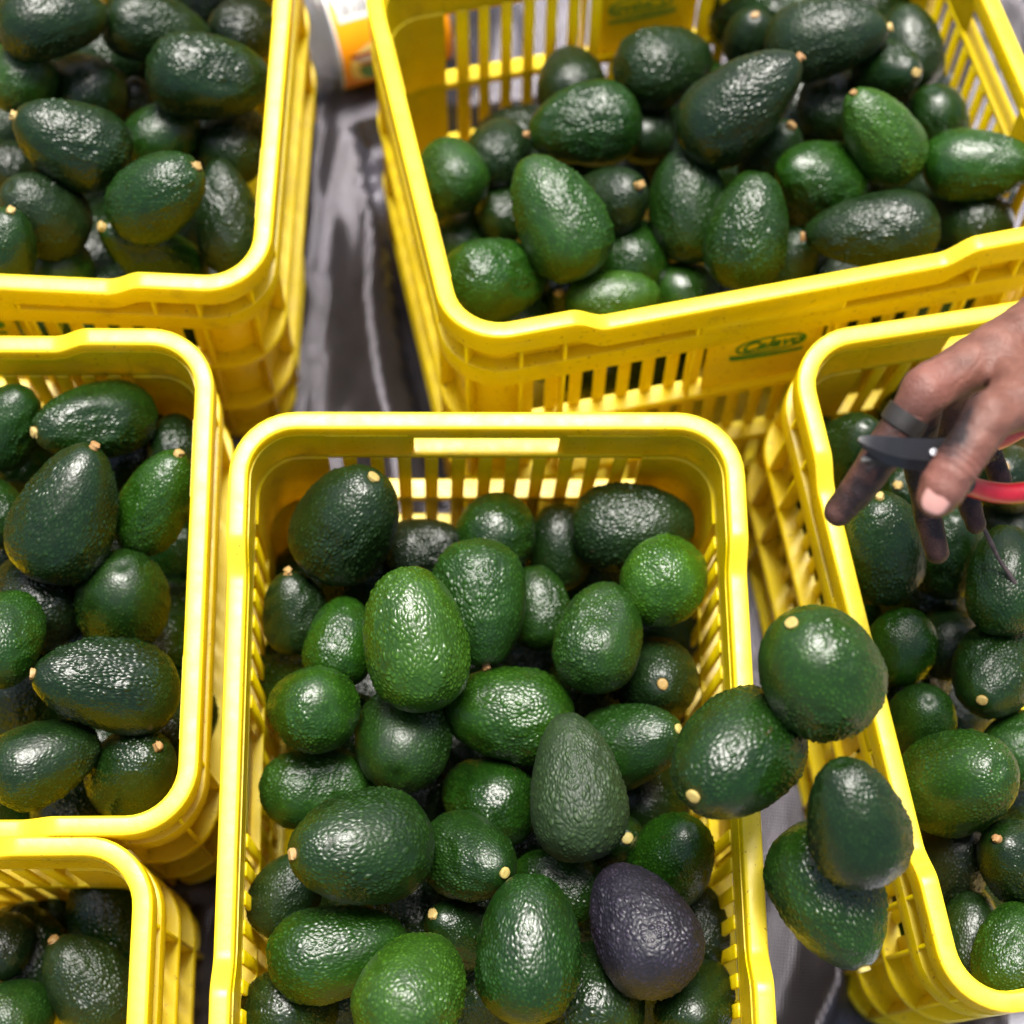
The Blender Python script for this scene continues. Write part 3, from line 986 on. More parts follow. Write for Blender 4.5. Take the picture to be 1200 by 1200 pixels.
# --- crate under the hand
T = "R"
av(T, 1032, 640, 142, 102, 95, -4, MD, "egg", (1032, 584, 'n'), "big avocado with a knobbly yellow stub below the dark index finger")
av(T, 1113, 645, 106, 90, 80, -7, MD, "egg", None, "avocado behind the middle fingertip, under the hand")
av(T, 1178, 680, 126, 88, 85, -5, GR, "lumpy", None, "glossy avocado with the thin twig lying on it")
av(T, 1055, 757, 90, 80, 60, -7, GR, "round", None, "small round avocado below the big one with the knobbly stub")
av(T, 1112, 750, 84, 76, 90, -9, DK, "egg", None, "dark avocado behind the small round one, crate under the hand")
av(T, 1166, 790, 108, 104, 260, -5, MD, "egg", (1150, 817, 's'), "rounded avocado with a pale ring scar facing down, crate under the hand")
av(T, 1080, 843, 86, 80, 70, -7, GR, "egg", None, "green avocado leaning on the crate side above the broadest one")
av(T, 1125, 915, 134, 120, 15, -4, GR, "lumpy", None, "broadest avocado in the crate under the hand, lying level")
av(T, 1196, 875, 92, 84, 60, -6, GR, "egg", None, "green avocado cut by the photo edge beside the broadest one")
av(T, 1194, 1008, 108, 96, 140, -6, DK, "egg", (1170, 984, 'n'), "smooth dark avocado with an orange stub, crate under the hand")
av(T, 1112, 1012, 104, 92, 60, -10, BL_, "egg", None, "dim avocado in the gap below the broadest one")
av(T, 1138, 1106, 116, 74, 85, -9, DK, "egg", None, "dark avocado in the near corner below the dim gap, crate under the hand")
av(T, 1186, 1116, 114, 88, 80, -6, GR, "egg", None, "glossy green avocado in the near corner, crate under the hand")
av(T, 998, 526, 92, 80, 60, -9, DK, "egg", None, "dim avocado at the far wall behind the snips blade")
av(T, 962, 530, 84, 62, 90, -11, DK, "egg", None, "dim avocado in the far corner of the crate under the hand")
av(T, 1066, 576, 78, 68, 110, -9, DK, "egg", (1054, 569, 'n'), "dim avocado with a yellow stub seen between finger and thumb")
av(T, 1180, 560, 92, 76, 100, -9, DK, "egg", (1177, 549, 'n'), "dim avocado with a yellow stub behind the red handle")
av(T, 1190, 620, 96, 84, 30, -10, DK, "egg", None, "dark avocado under the red handle above the glossy twig one")
# --- in the air
T = "AIR"
av(T, 961, 786, 168, 146, 112, 13, GR, "round", (930, 732, 's'), "topmost falling avocado, showing its round yellow stem scar, in mid air")
av(T, 865, 886, 168, 142, 214, 9, MD, "egg", (815, 929, 's'), "falling avocado whose yellow scar points down over the centre crate rim")
av(T, 1003, 962, 158, 124, 104, 11, DK, "egg2", None, "falling bluish avocado with a narrow top, overlapping the one beneath it")
av(T, 974, 1048, 188, 140, 285, 5, GR, "egg", (1008, 1137, 's'), "lowest falling avocado, neck down, over the tarp gap")


def solve_axis(e):
    """Centre, unit axis (towards the stem) and real half length / radius in cm at the current height."""
    cr, cx, cy, l, w, ang, z, tint, shape, stem, label = e
    c = at(cx, cy, z)
    k = depth_of(c) / F_PX
    b = w / 2 * k
    a_app = l / 2 * k
    rho = 1.40 if shape in ("pear", "egg2") else (1.14 if shape == "round" else 1.32)
    a = max(a_app, rho * b)
    view = c - EYE
    view = view / np.linalg.norm(view)
    ux = rt - view * (rt @ view)
    ux /= np.linalg.norm(ux)
    uy = np.cross(ux, view)
    uy /= np.linalg.norm(uy)
    if uy @ up < 0:
        uy = -uy
    if stem:
        dx, dy = stem[0] - cx, -(stem[1] - cy)
        d = math.hypot(dx, dy) * k
        cp = min(0.995, d / (a * 0.98))
        an = math.atan2(dy, dx) if d > 0.3 else math.radians(ang)
        tow = 1
    else:
        an = math.radians(ang)
        x = (a_app ** 2 - b ** 2) / max(1e-6, a * a - b * b)
        cp = math.sqrt(min(1.0, max(0.02, x)))
        tow = -1 if (int(cx * 7 + cy) % 3) else 1
    axis = cp * (math.cos(an) * ux + math.sin(an) * uy) - tow * math.sqrt(max(0, 1 - cp * cp)) * view
    return c, axis / np.linalg.norm(axis), a, b


# dim avocados deep in the gaps: fill what the photo shows of the layer beneath
DEEP = []


def deep_fill():
    X, Y = np.meshgrid(np.arange(0, 1200, 12.0), np.arange(0, 1200, 12.0))
    free = np.ones(X.shape, bool)
    for e in A_:
        an = math.radians(e[5]) if not e[9] else math.atan2(-(e[9][1] - e[2]), e[9][0] - e[1])
        u = (X - e[1]) * math.cos(an) - (Y - e[2]) * math.sin(an)
        v = (X - e[1]) * math.sin(an) + (Y - e[2]) * math.cos(an)
        free &= (u / (e[3] / 2)) ** 2 + (v / (e[4] / 2)) ** 2 > 1.0
    names = {"C": "centre crate", "LM": "middle left crate", "TL": "top left crate", "TR": "badge crate", "R": "crate under the hand", "BL": "shaded crate"}
    g = random.Random(5)
    for k, nm in names.items():
        cx, cy, th, dz = CRATES[k]
        cand = []
        for i in range(X.shape[0]):
            for j in range(X.shape[1]):
                if not free[i, j]:
                    continue
                p = at(X[i, j], Y[i, j], -14.5)
                u = (p[0] - cx) * math.cos(th) + (p[1] - cy) * math.sin(th)
                v = -(p[0] - cx) * math.sin(th) + (p[1] - cy) * math.cos(th)
                if k == 'TR' and (X[i, j] < 720 and Y[i, j] < 170 or X[i, j] < 880 and Y[i, j] < 115):
                    continue
                if abs(u) < LX - 4.5 and abs(v) < LY - 4.5:
                    # how much free room surrounds it
                    s = free[max(0, i - 2):i + 3, max(0, j - 2):j + 3].sum()
                    cand.append((-s, i, j))
        cand.sort()
        got = []
        left = {(i, j) for _, i, j in cand}
        for _, i, j in cand:
            if (i, j) not in left or len(got) >= 26:
                continue
            got.append((X[i, j], Y[i, j]))
            left = {(a, b) for a, b in left if math.hypot(X[a, b] - X[i, j], Y[a, b] - Y[i, j]) > 54}
        for n_, (x, y) in enumerate(got):
            DEEP.append([k, x, y, 130 + g.random() * 16, 106 + g.random() * 10, g.random() * 360, (-21.0 if k == 'BL' else -15.5) - 1.5 * (n_ % 2), g.choice((DK, MD, DK)), g.choice(("egg", "egg2")), None,
                         "dim avocado deep in a dark gap under the top layer, " + nm])


deep_fill()
for e in A_:                                  # outlines were read a little inside the true edge
    e[3] *= 0.97 if e[0] == 'AIR' else 1.035
    e[4] *= 0.97 if e[0] == 'AIR' else 1.035
ALL = A_ + DEEP


def settle():
    """Slide avocados along their line of sight until they touch rather than cut into each other."""
    n = len(ALL)
    z0 = np.array([e[6] for e in ALL], float)
    z = z0.copy()
    deep = np.array([i >= len(A_) for i in range(n)])
    for it in range(60):
        C, AX, RA, RB = [], [], [], []
        for i, e in enumerate(ALL):
            e[6] = z[i]
            c, ax, a, b = solve_axis(e)
            C.append(c), AX.append(ax), RA.append(a), RB.append(b)
        C, AX, RA, RB = map(np.array, (C, AX, RA, RB))
        S = []
        for t, rr in ((-0.42, 0.93), (0.0, 0.98), (0.45, 0.80)):
            S.append((C + AX * (RA * t)[:, None], np.minimum(RB * rr, RA * (1 - abs(t)) * 1.15)))
        dz = np.zeros(n)
        worst = 0
        for sa, ra in S:
            for sb, rb in S:
                D = np.linalg.norm(sa[:, None] - sb[None], axis=2)
                P = ra[:, None] + rb[None] - D
                np.fill_diagonal(P, 0)
                for i, j in zip(*np.where(P > 0.25)):
                    if i >= j or (ALL[i][0] == "AIR") != (ALL[j][0] == "AIR"):
                        continue
                    p = P[i, j]
                    worst = max(worst, p)
                    hi, lo = (i, j) if (z0[i], -i) > (z0[j], -j) else (j, i)
                    dz[hi] += 0.10 * p
                    dz[lo] -= 0.16 * p
        z = np.clip(z + np.clip(dz, -0.8, 0.8), z0 - np.where(deep, 6, 5.5), z0 + np.where(deep, 0, 2.5))
        if worst < 0.4:
            break
    for i, e in enumerate(ALL):
        e[6] = float(z[i])


settle()
tint_rng = random.Random(21)
for idx, e in enumerate(ALL):
    cr, cx, cy, l, w, ang, z, tint, shape, stem, label = e
    c, ax, a, b = solve_axis(e)
    alt = {'egg': ('egg', 'long', 'egg', 'neck'), 'egg2': ('egg2', 'neck'), 'pear': ('pear', 'pear', 'neck')}.get(shape, (shape,))
    me, (tipz, tipx) = SHAPES[alt[(idx * 7 + 3) % len(alt)]]
    o = bpy.data.objects.new("avocado", me)
    COL.objects.link(o)
    zq = Vector(ax)
    spin = tint_rng.random() * 2 * PI
    if shape in ("dent", "lumpy"):
        # turn the hollow towards the light and the viewer
        v = Vector(EYE - c).normalized()
        xq = (v - zq * v.dot(zq)).normalized()
        spin = -0.55 + 0.3 * (tint_rng.random() - 0.5)
    else:
        xq = zq.orthogonal().normalized()
    yq = zq.cross(xq)
    Rm = Matrix((xq, yq, zq)).transposed() @ Matrix.Rotation(spin, 3, 'Z')
    Mw = Matrix.Translation(Vector(c) * CM) @ Rm.to_4x4() @ Matrix.Diagonal((b * CM, b * CM, a * CM, 1))
    o.matrix_world = Mw
    t = TINT[tint]
    j = 1 + 0.24 * (tint_rng.random() - 0.5)
    o.color = (t[0] * j * (1 + 0.25 * (tint_rng.random() - 0.5)), t[1] * j, t[2] * j, t[3] * (0.8 if idx >= len(A_) else 0.9 + 0.35 * tint_rng.random() ** 2))
    grp = {"AIR": "avocados falling through the air", "C": "avocados in the centre crate", "TL": "avocados in the top left crate", "TR": "avocados in the badge crate",
           "LM": "avocados in the middle left crate", "BL": "avocados in the shaded crate", "R": "avocados in the crate under the hand"}[cr]
    if idx >= len(A_):
        grp = "dim avocados deep in the gaps, " + grp.split("in the ")[1]
    tag(o, label, "avocado", grp)
    if stem:
        sm = (NUBS if stem[2] == 'n' else SCARS)[idx % (3 if stem[2] == 'n' else 2)]
        so = bpy.data.objects.new("stem", sm)
        COL.objects.link(so)
        so.parent = o
        big = 1.15 if cr == "AIR" else 1.0
        so.matrix_local = Matrix.Translation((tipx, 0, tipz + (0.035 if stem[2] == 's' else 0.0))) @ Matrix.Diagonal((big / (b * CM), big / (b * CM), big / (a * CM), 1)) @ Matrix.Rotation(0.28 * (tint_rng.random() - 0.5), 4, 'X') @ Matrix.Rotation(tint_rng.random() * 6.28, 4, 'Z') @ Matrix.Diagonal((0.8 + 0.4 * tint_rng.random(), 0.8 + 0.4 * tint_rng.random(), 0.7 + 0.8 * tint_rng.random(), 1))

# ------------------------------------------------------------------ hand, snips, twig
def surface_nets(F, origin, h):
    """Triangle-free isosurface (quads) of a sampled distance field, vertices averaged from the edge crossings."""
    inside = F < 0
    nx, ny, nz = F.shape
    cnt = np.zeros((nx - 1, ny - 1, nz - 1))
    acc = np.zeros((nx - 1, ny - 1, nz - 1, 3))
    base = np.stack(np.meshgrid(np.arange(nx), np.arange(ny), np.arange(nz), indexing='ij'), -1).astype(float)
    quads = []
    for ax in range(3):
        s0 = [slice(None)] * 3
        s1 = [slice(None)] * 3
        s0[ax] = slice(0, -1)
        s1[ax] = slice(1, None)
        a, b = F[tuple(s0)], F[tuple(s1)]
        cross = (a < 0) != (b < 0)
        t = np.where(cross, a / np.where(cross, a - b, 1), 0)
        pos = base[tuple(s0)].copy()
        pos[..., ax] += t
        o1, o2 = [d for d in range(3) if d != ax]
        # every crossing edge touches four cells
        for d1 in (0, 1):
            for d2 in (0, 1):
                src = [slice(None)] * 3
                dst = [slice(None)] * 3
                for o, d in ((o1, d1), (o2, d2)):
                    if d == 0:
                        src[o], dst[o] = slice(0, -1), slice(None)
                    else:
                        src[o], dst[o] = slice(1, None), slice(None)
                cr = cross[tuple(src)]
                cnt[tuple(dst)] += cr
                acc[tuple(dst)] += pos[tuple(src)] * cr[..., None]
        idx = np.argwhere(cross)
        ok = (idx[:, o1] > 0) & (idx[:, o2] > 0) & (idx[:, o1] < F.shape[o1] - 1) & (idx[:, o2] < F.shape[o2] - 1)
        idx = idx[ok]
        c = []
        for d1, d2 in ((1, 1), (0, 1), (0, 0), (1, 0)):
            q = idx.copy()
            q[:, o1] -= d1
            q[:, o2] -= d2
            c.append(q)
        quads.append(np.stack(c, 1))
    ids = -np.ones(cnt.shape, int)
    m = cnt > 0
    ids[m] = np.arange(m.sum())
    V = acc[m] / cnt[m][:, None] * h + origin
    Q = np.concatenate([ids[q[..., 0], q[..., 1], q[..., 2]] for q in quads])
    return V, Q


def smin(a, b, k):
    h = np.clip(0.5 + 0.5 * (b - a) / k, 0, 1)
    return b * (1 - h) + a * h - k * h * (1 - h)


def cone_d(P, a, b, ra, rb):
    ab = b - a
    t = np.clip(((P - a) @ ab) / (ab @ ab), 0, 1)
    d = np.linalg.norm(P - a - t[..., None] * ab, axis=-1)
    return d - (ra + (rb - ra) * t), t


def make_person():
    W1, W2 = at(1268, 352, 22), at(1262, 385, 17)
    FA, FB = at(1640, 190, 25), at(1640, 230, 20)
    mcp = {"i": at(1084, 458, 23.5), "m": at(1092, 446, 19.5), "r": at(1118, 446, 16), "p": at(1150, 452, 13.5)}
    fing = {
        "i": [(mcp["i"], 1.36), (at(1034, 530, 21.3), 1.20), (at(1003, 576, 19.6), 1.13), (at(983, 599, 18.6), 0.98)],
        "m": [(mcp["m"], 1.15), (at(1074, 535, 15.5), 1.02), (at(1087, 605, 12.6), 0.90), (at(1099, 648, 12.0), 0.74)],
        "r": [(mcp["r"], 1.10), (at(1112, 530, 12.0), 0.98), (at(1133, 585, 10.3), 0.86), (at(1143, 614, 10.0), 0.70)],
        "p": [(mcp["p"], 1.0), (at(1158, 520, 10.5), 0.85), (at(1172, 560, 9.6), 0.74), (at(1176, 580, 9.6), 0.60)],
    }
    thumb = [(at(1232, 452, 24), 2.05), (at(1160, 488, 26), 1.52), (at(1119, 548, 25.6), 1.40), (at(1105, 572, 25.0), 1.36), (at(1098, 584, 24.6), 1.18)]
    allp = [p for f in fing.values() for p, r in f] + [p for p, r in thumb] + [W1, W2, at(1330, 330, 24), at(1330, 370, 18)]
    allp = np.array(allp)
    h = 0.13
    lo, hi = allp.min(0) - 3.4, allp.max(0) + 3.4
    n = ((hi - lo) / h).astype(int) + 1
    G = np.stack(np.meshgrid(*[lo[i] + h * np.arange(n[i]) for i in range(3)], indexing='ij'), -1)
    palm = None
    for a, b, ra, rb in ((W1, mcp["i"], 2.1, 1.40), (W1, mcp["m"], 2.1, 1.30), (W2, mcp["r"], 2.1, 1.25), (W2, mcp["p"], 2.1, 1.15),
                         (W1, W2, 2.3, 2.2), (FA, W1, 3.4, 2.3), (FB, W2, 3.4, 2.2)):
        d, t = cone_d(G, a, b, ra, rb)
        palm = d if palm is None else smin(palm, d, 0.7)
    th = None
    for (a, ra), (b, rb) in zip(thumb[:-1], thumb[1:]):
        d, t = cone_d(G, a, b, ra, rb)
        th = d if th is None else smin(th, d, 0.35)
    # thenar mass and the web of skin towards the index finger
    d, _ = cone_d(G, W2, thumb[0][0], 2.0, 2.0)
    th = smin(th, d, 1.0)
    d, _ = cone_d(G, (mcp["i"] + W1) / 2, (thumb[1][0] * 0.6 + thumb[0][0] * 0.4), 1.2, 1.3)
    th = smin(th, d, 1.0)
    # creases over the thumb joint
    ax = thumb[3][0] - thumb[2][0]
    ax = thumb[2][0] - thumb[1][0]
    L = np.linalg.norm(ax)
    s = (G - thumb[1][0]) @ (ax / L)
    near = np.clip(1.6 - cone_d(G, thumb[1][0], thumb[3][0], 1.0, 1.0)[0], 0, 1)
    for s0, dp, w in ((L - 0.60, 0.13, 0.14), (L - 0.12, 0.18, 0.16), (L + 0.36, 0.13, 0.13), (L - 1.05, 0.08, 0.12)):
        th = th + dp * near * np.exp(-((s - s0) / w) ** 2)
    D = smin(palm, th, 0.8)
    for k, ch in fing.items():
        f = None
        for (a, ra), (b, rb) in zip(ch[:-1], ch[1:]):
            d, t = cone_d(G, a, b, ra, rb)
            f = d if f is None else smin(f, d, 0.18)
        # knuckle swell
        f = smin(f, np.linalg.norm(G - ch[1][0], axis=-1) - ch[1][1] * 1.04, 0.3)
        D = np.minimum(D, smin(palm, f, 0.7))
    V, Q = surface_nets(D, lo, h)
    m = bpy.data.meshes.new("hand")
    m.from_pydata((V * CM).tolist(), [], Q.tolist())
    bm = bmesh.new()
    bm.from_mesh(m)
    for _ in range(2):
        bmesh.ops.smooth_vert(bm, verts=bm.verts, factor=0.5, use_axis_x=True, use_axis_y=True, use_axis_z=True)
    bmesh.ops.recalc_face_normals(bm, faces=bm.faces)
    bm.to_mesh(m)
    bm.free()
    P0 = np.empty(len(m.vertices) * 3)
    m.vertices.foreach_get("co", P0)
    P0 = P0.reshape(-1, 3)
    N0 = np.array([v.normal[:] for v in m.vertices])
    pc = P0 / CM
    ax0 = (mcp["i"] - W1) / np.linalg.norm(mcp["i"] - W1)
    back = np.clip((pc - W1) @ ax0 / 9.0 + 0.6, 0, 1)
    bumps = 0.05 * wavy(pc, 2.0, 77) + 0.022 * wavy(pc, 6.0, 78) - 0.05 * np.clip(np.abs(wavy(pc, 1.3, 79)) * -9 + 1, 0, 1) * 0.8
    # finger joints: fine folds
    for q in ("i", "m", "r"):
        for jn in (1, 2):
            a_, b_ = fing[q][jn - 1][0], fing[q][jn][0]
            d_ = (b_ - a_) / np.linalg.norm(b_ - a_)
            sj = (pc - b_) @ d_
            nr = np.clip(1.9 - np.linalg.norm(pc - b_, axis=1), 0, 1)
            for o_ in (-0.28, 0.0, 0.27):
                bumps = bumps - 0.05 * nr * np.exp(-((sj - o_) / 0.09) ** 2)
    # folds across the back of the thumb joint
    d_ = (thumb[2][0] - thumb[1][0]) / np.linalg.norm(thumb[2][0] - thumb[1][0])
    vv = EYE - thumb[2][0]
    vv = vv / np.linalg.norm(vv)
    sdv = np.cross(d_, vv)
    rel = pc - thumb[2][0]
    sj = rel @ d_ + 0.10 * (rel @ sdv) ** 2 + 0.05 * wavy(pc, 4.0, 80)
    nr = np.clip(2.0 - np.linalg.norm(rel, axis=1), 0, 1) * np.clip(rel @ vv + 0.2, 0, 1)
    for o_, k_ in ((-0.85, 0.5), (-0.55, 0.8), (-0.22, 1.0), (0.08, 1.0), (0.36, 0.8), (0.62, 0.5)):
        bumps = bumps - 0.10 * k_ * nr * np.exp(-((sj - o_) / 0.075) ** 2)
    P0 += N0 * (bumps * CM)[:, None]
    m.vertices.foreach_set("co", P0.ravel())
    m.polygons.foreach_set("use_smooth", [True] * len(m.polygons))
    m.update()
    P = np.empty(len(m.vertices) * 3)
    m.vertices.foreach_get("co", P)
    P = P.reshape(-1, 3) / CM
    # sap stains: fingers from the first joint on, a streak on the web
    st = np.zeros(len(P))
    for k, ch in fing.items():
        for q, ((a, ra), (b, rb)) in enumerate(zip(ch[:-1], ch[1:])):
            d, t = cone_d(P, a, b, ra, rb)
            if k == "i":
                g = sstep((t - 0.1) / 0.7) if q == 0 else 1.0
            else:
                g = sstep((t - 0.1) / 0.7) if q == 0 else 1.0
            st = np.maximum(st, np.clip(1 - d / 0.35, 0, 1) * g)
    d, t = cone_d(P, at(1132, 466, 26.3), at(1114, 520, 26.6), 0.2, 0.3)
    st = np.maximum(st, 1.0 * np.clip(1.4 - d / 0.9, 0, 1))
    dth, _ = cone_d(P, thumb[1][0], thumb[-1][0], 1.4, 1.2)
    d2, _ = cone_d(P, at(1132, 466, 26.3), at(1114, 520, 26.6), 0.2, 0.3)
    st = np.where((dth < 0.3) & (d2 > 1.6), st * 0.3, st)
    at1 = m.attributes.new("stain", 'FLOAT', 'POINT')
    at1.data.foreach_set("value", np.clip(st, 0, 1))
    pink = np.exp(-(np.linalg.norm(P - thumb[2][0], axis=1) / 1.6) ** 2) + np.exp(-(np.linalg.norm(P - mcp["i"], axis=1) / 1.8) ** 2) + np.exp(-(np.linalg.norm(P - thumb[4][0], axis=1) / 1.6) ** 2)
    at2 = m.attributes.new("pink", 'FLOAT', 'POINT')
    at2.data.foreach_set("value", np.clip(pink, 0, 1))
    sk, nt, b = new_mat("skin")
    L_ = nt.links.new
    tc = nd(nt, "ShaderNodeTexCoord")
    n1 = nd(nt, "ShaderNodeTexNoise", i_Scale=60.0, i_Detail=5.0)
    n2 = nd(nt, "ShaderNodeTexVoronoi", i_Scale=700.0)
    n3 = nd(nt, "ShaderNodeTexNoise", i_Scale=18.0, i_Detail=4.0)
    for q in (n1, n2, n3):
        L_(tc.outputs["Object"], q.inputs["Vector"])
    a1 = nd(nt, "ShaderNodeAttribute", attribute_name="stain")
    a2 = nd(nt, "ShaderNodeAttribute", attribute_name="pink")
    base = ramp(nt, n1.outputs[0], [(0.3, (0.085, 0.033, 0.022)), (0.7, (0.160, 0.068, 0.048))])
    base = mixc(nt, mixf(nt, a2.outputs["Fac"], 0.6), base, (0.21, 0.078, 0.064))
    grime = ramp(nt, n3.outputs[0], [(0.48, (0, 0, 0)), (0.68, (1, 1, 1))])
    base = mixc(nt, mixf(nt, grime, 0.6), base, (0.045, 0.022, 0.018))
    mm = nd(nt, "ShaderNodeMath", operation='MULTIPLY_ADD')
    L_(n1.outputs[0], mm.inputs[0])
    mm.inputs[1].default_value = 3.6
    mm.inputs[2].default_value = -0.95
    m2 = nd(nt, "ShaderNodeMath", operation='MULTIPLY', use_clamp=True)
    L_(mm.outputs[0], m2.inputs[0])
    L_(a1.outputs["Fac"], m2.inputs[1])
    base = mixc(nt, m2.outputs[0], base, (0.014, 0.0075, 0.008))
    L_(base, b.inputs["Base Color"])
    b.inputs["Roughness"].default_value = 0.52
    b.inputs["Specular IOR Level"].default_value = 0.32
    b.inputs["Subsurface Weight"].default_value = 0.08
    b.inputs["Subsurface Radius"].default_value = (0.006, 0.002, 0.001)
    b.inputs["Subsurface Scale"].default_value = 0.5
    bp = nd(nt, "ShaderNodeBump", i_Strength=0.5, i_Distance=0.0008)
    L_(n2.outputs["Distance"], bp.inputs["Height"])
    bp2 = nd(nt, "ShaderNodeBump", i_Strength=0.55, i_Distance=0.004)
    L_(n1.outputs[0], bp2.inputs["Height"])
    L_(bp.outputs[0], bp2.inputs["Normal"])
    L_(bp2.outputs[0], b.inputs["Normal"])
    m.materials.append(sk)
    root = bpy.data.objects.new("person", None)
    COL.objects.link(root)
    root.empty_display_size = 0.1
    tag(root, "bare weathered hand with dark sap stained fingers reaching in with red handled snips", "person")
    link("hand", m, root)
    # thumb nail
    tip, jt = thumb[4][0], thumb[2][0]
    ax = (tip - jt) / np.linalg.norm(tip - jt)
    view = EYE - tip
    view /= np.linalg.norm(view)
    nn = view - ax * (view @ ax)
    nn /= np.linalg.norm(nn)
    side = np.cross(ax, nn)
    c = (tip + thumb[3][0]) / 2 + ax * 0.35
    vs, fs = [], []
    N, K = 9, 9
    for i in range(N):
        for j in range(K):
            u = (i / (N - 1)) * 2 - 1
            v = (j / (K - 1)) * 2 - 1
            wv = 0.86 * (1 - 0.16 * max(0, abs(v)) ** 4) * (1 if v < 0.2 else math.sqrt(max(0.05, 1 - ((v - 0.2) / 0.84) ** 2)))
            lv = 0.92
            R = 1.34
            ang = u * wv / R
            vs.append(c + ax * (v * lv) + side * (R * math.sin(ang)) + nn * (R * math.cos(ang) - 0.06 * max(0, v) ** 2 - 0.10 * max(0, -v - .4)))
    for i in range(N - 1):
        for j in range(K - 1):
            fs.append((i * K + j, i * K + j + 1, (i + 1) * K + j + 1, (i + 1) * K + j))
    nail = mesh("thumbnail", vs, fs, simple("nail", (0.34, 0.18, 0.155), 0.3, 0, 80, 0.12, 0.05), 180)
    no = link("thumbnail", nail, root)
    so = no.modifiers.new("thick", 'SOLIDIFY')
    so.thickness = 0.0008
    so.offset = 1
    # black tape round the index finger
    a, b2 = fing["i"][0][0], fing["i"][1][0]
    rings = []
    d = (b2 - a) / np.linalg.norm(b2 - a)
    e1 = np.cross(d, [0, 0, 1.0])
    e1 /= np.linalg.norm(e1)
    e2 = np.cross(d, e1)
    for q in np.linspace(0, 2 * PI, 36, endpoint=False):
        o = math.cos(q) * e1 + math.sin(q) * e2
        rings.append(np.array([a + d * s_ + o * r_ for s_, r_ in ((1.6, 1.20), (1.63, 1.42), (2.2, 1.43), (2.75, 1.40), (2.8, 1.16))]))
    link("finger_tape", mesh("finger_tape", *sweep(rings, True), simple("black_tape", (0.012, 0.010, 0.009), 0.55, 0, 120, 0.3, 0.3, 0.001)), root)
    return fing, thumb


FING, THUMB = make_person()


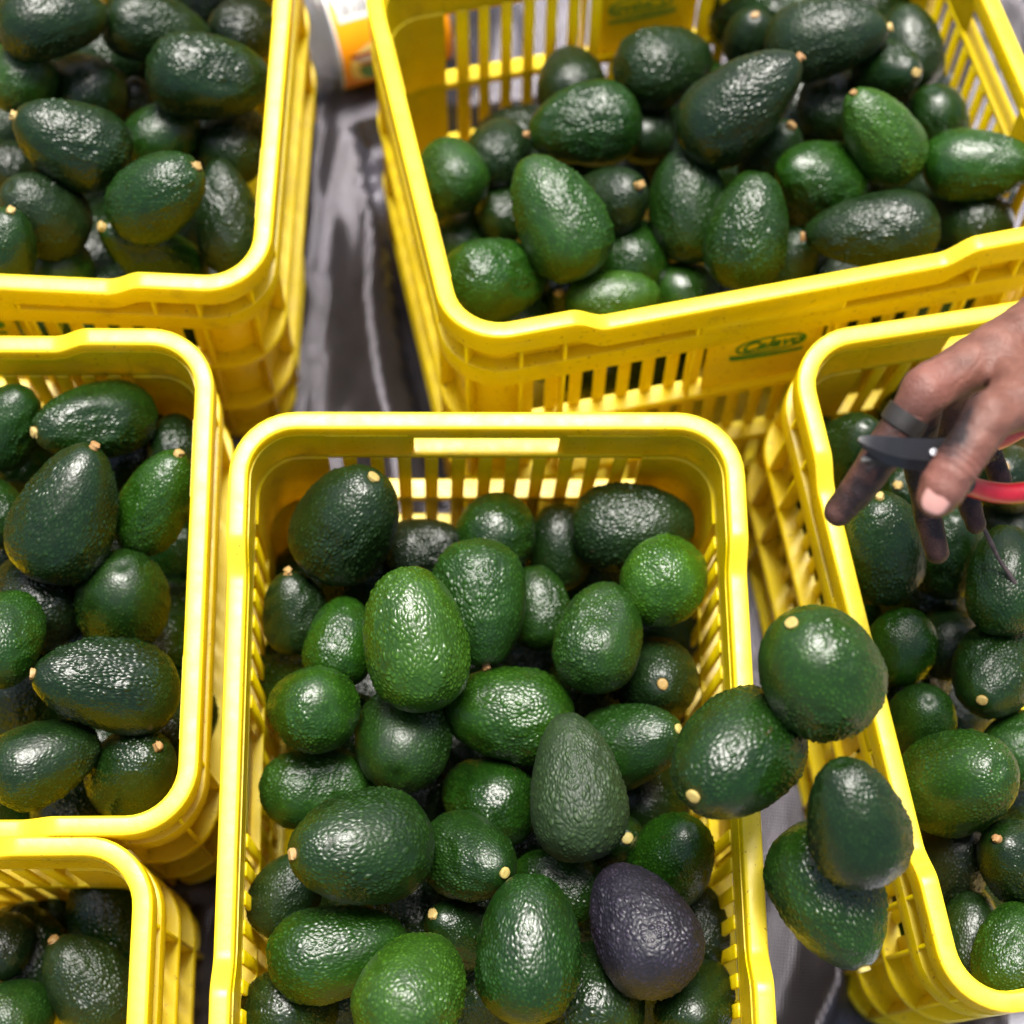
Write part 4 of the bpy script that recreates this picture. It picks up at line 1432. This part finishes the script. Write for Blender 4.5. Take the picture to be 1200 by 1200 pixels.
def make_snips():
    root = bpy.data.objects.new("pruning_snips", None)
    COL.objects.link(root)
    root.empty_display_size = 0.1
    pv = at(1092, 533, 23.9)
    root.location = tuple(pv * CM)
    tag(root, "pruning snips with red handles and dark steel blades, gripped by the hand", "snips")
    steel = simple("dark_steel", (0.008, 0.008, 0.010), 0.32, 0.0, 60, 0.35, 0.1, 0.002, 0.45)
    red = simple("red_grip", (0.42, 0.010, 0.022), 0.35, 0, 60, 0.2, 0.1)
    blk = simple("black_rubber", (0.015, 0.015, 0.018), 0.5, 0, 60, 0.2, 0.1)

    def blade(tip, width, thick, dz, bow, roll=-0.55):
        p1 = tip - pv
        p1 = np.array(p1)
        L = np.linalg.norm(p1)
        ax = p1 / L
        sd = np.cross([0, 0, 1.0], ax)
        sd /= np.linalg.norm(sd)
        nz = np.cross(ax, sd)
        sd, nz = math.cos(roll) * sd + math.sin(roll) * nz, -math.sin(roll) * sd + math.cos(roll) * nz
        rings = []
        for i in range(13):
            t = -0.22 + 1.22 * i / 12
            w = width * (1 - 0.75 * max(0, t) ** 3) * (1 if t < 0.97 else 0.55)
            mid = ax * (t * L) + sd * bow * math.sin(max(0, t) * PI) + nz * dz
            rings.append(np.array([mid + sd * (-w * 0.5), mid + sd * (w * 0.15) + nz * thick, mid + sd * (w * 0.5), mid + sd * (w * 0.15) - nz * thick]))
        return sweep(rings, False)
    link("blade", mesh("blade", *blade(at(1005, 514, 24.2), 2.0, 0.20, 0.22, 0.25), steel, 20), root)
    link("blade", mesh("blade", *blade(at(1010, 540, 23.4), 1.9, 0.20, -0.22, -0.25), steel, 20), root)
    a = np.linspace(0, 2 * PI, 16, endpoint=False)
    rings = [np.array([(r * math.cos(q), r * math.sin(q), z) for r, z in ((0.32, -0.5), (0.32, 0.45), (0.24, 0.52), (0.04, 0.54), (0.04, -0.5))]) for q in a]
    link("pivot_bolt", mesh("pivot_bolt", *sweep(rings, True), simple("bright_steel", (0.10, 0.10, 0.11), 0.4, 0.8, 60, 0.1, 0)), root)

    def spline(pts, n=8):
        out = []
        P = [pts[0]] + pts + [pts[-1]]
        for i in range(1, len(P) - 2):
            for j in range(n):
                t = j / n
                p0, p1, p2, p3 = P[i - 1:i + 3]
                out.append(0.5 * ((2 * p1) + (p2 - p0) * t + (2 * p0 - 5 * p1 + 4 * p2 - p3) * t * t + (3 * p1 - p0 - 3 * p2 + p3) * t ** 3))
        out.append(pts[-1])
        return out
    h1 = [at(1094, 540, 22.6), at(1122, 562, 20.2), at(1150, 574, 18.6), at(1190, 578, 17.8), at(1250, 566, 17.5), at(1320, 540, 17.5)]
    h2 = [at(1094, 534, 22.4), at(1130, 528, 19.0), at(1170, 515, 16.5), at(1200, 500, 15.5), at(1250, 480, 15.2), at(1320, 466, 15.2)]
    for pts in (h1, h2):
        sp = [p - pv for p in spline(pts)]
        link("shank", mesh("shank", *tube(sp[:12], np.linspace(0.45, 0.5, 12), 10), blk, 40), root)
        k = len(sp) - 10
        g = link("handle", mesh("handle", *tube(sp[10:], [0.52] + [0.68] * (k - 3) + [0.6, 0.4], 14), red, 40), root)
        link("ferrule", mesh("ferrule", *tube(sp[9:12], [0.72, 0.76, 0.74], 14), blk, 40), g)
    c0, c1 = at(1128, 552, 20.0) - pv, at(1166, 528, 18.0) - pv
    ax = (c1 - c0) / np.linalg.norm(c1 - c0)
    e1 = np.cross(ax, [0, 0, 1.0])
    e1 /= np.linalg.norm(e1)
    e2 = np.cross(ax, e1)
    coil = [c0 + (c1 - c0) * t + 0.42 * (math.cos(t * 60) * e1 + math.sin(t * 60) * e2) for t in np.linspace(0, 1, 90)]
    link("spring", mesh("spring", *tube(coil, 0.07, 6), steel, 60), root)


make_snips()
tw = [at(1152, 618, 3.0), at(1160, 635, 2.2), at(1171, 654, 1.2), at(1184, 676, 0.4), at(1197, 697, -0.6), at(1203, 707, -1.2)]
tw = [p + np.array([0.06 * math.sin(i * 2.3), 0.05 * math.cos(i * 1.7), 0]) for i, p in enumerate(tw)]
t0 = tw[0].copy()
two = link("twig", mesh("twig", *tube([p - t0 for p in tw], [0.16, 0.20, 0.15, 0.19, 0.15, 0.12], 8), simple("twig_bark", (0.07, 0.05, 0.05), 0.7, 0, 200, 0.4, 0.5), 60), None, t0)
tag(two, "thin dark twig lying over an avocado below the ring fingertip", "twig")
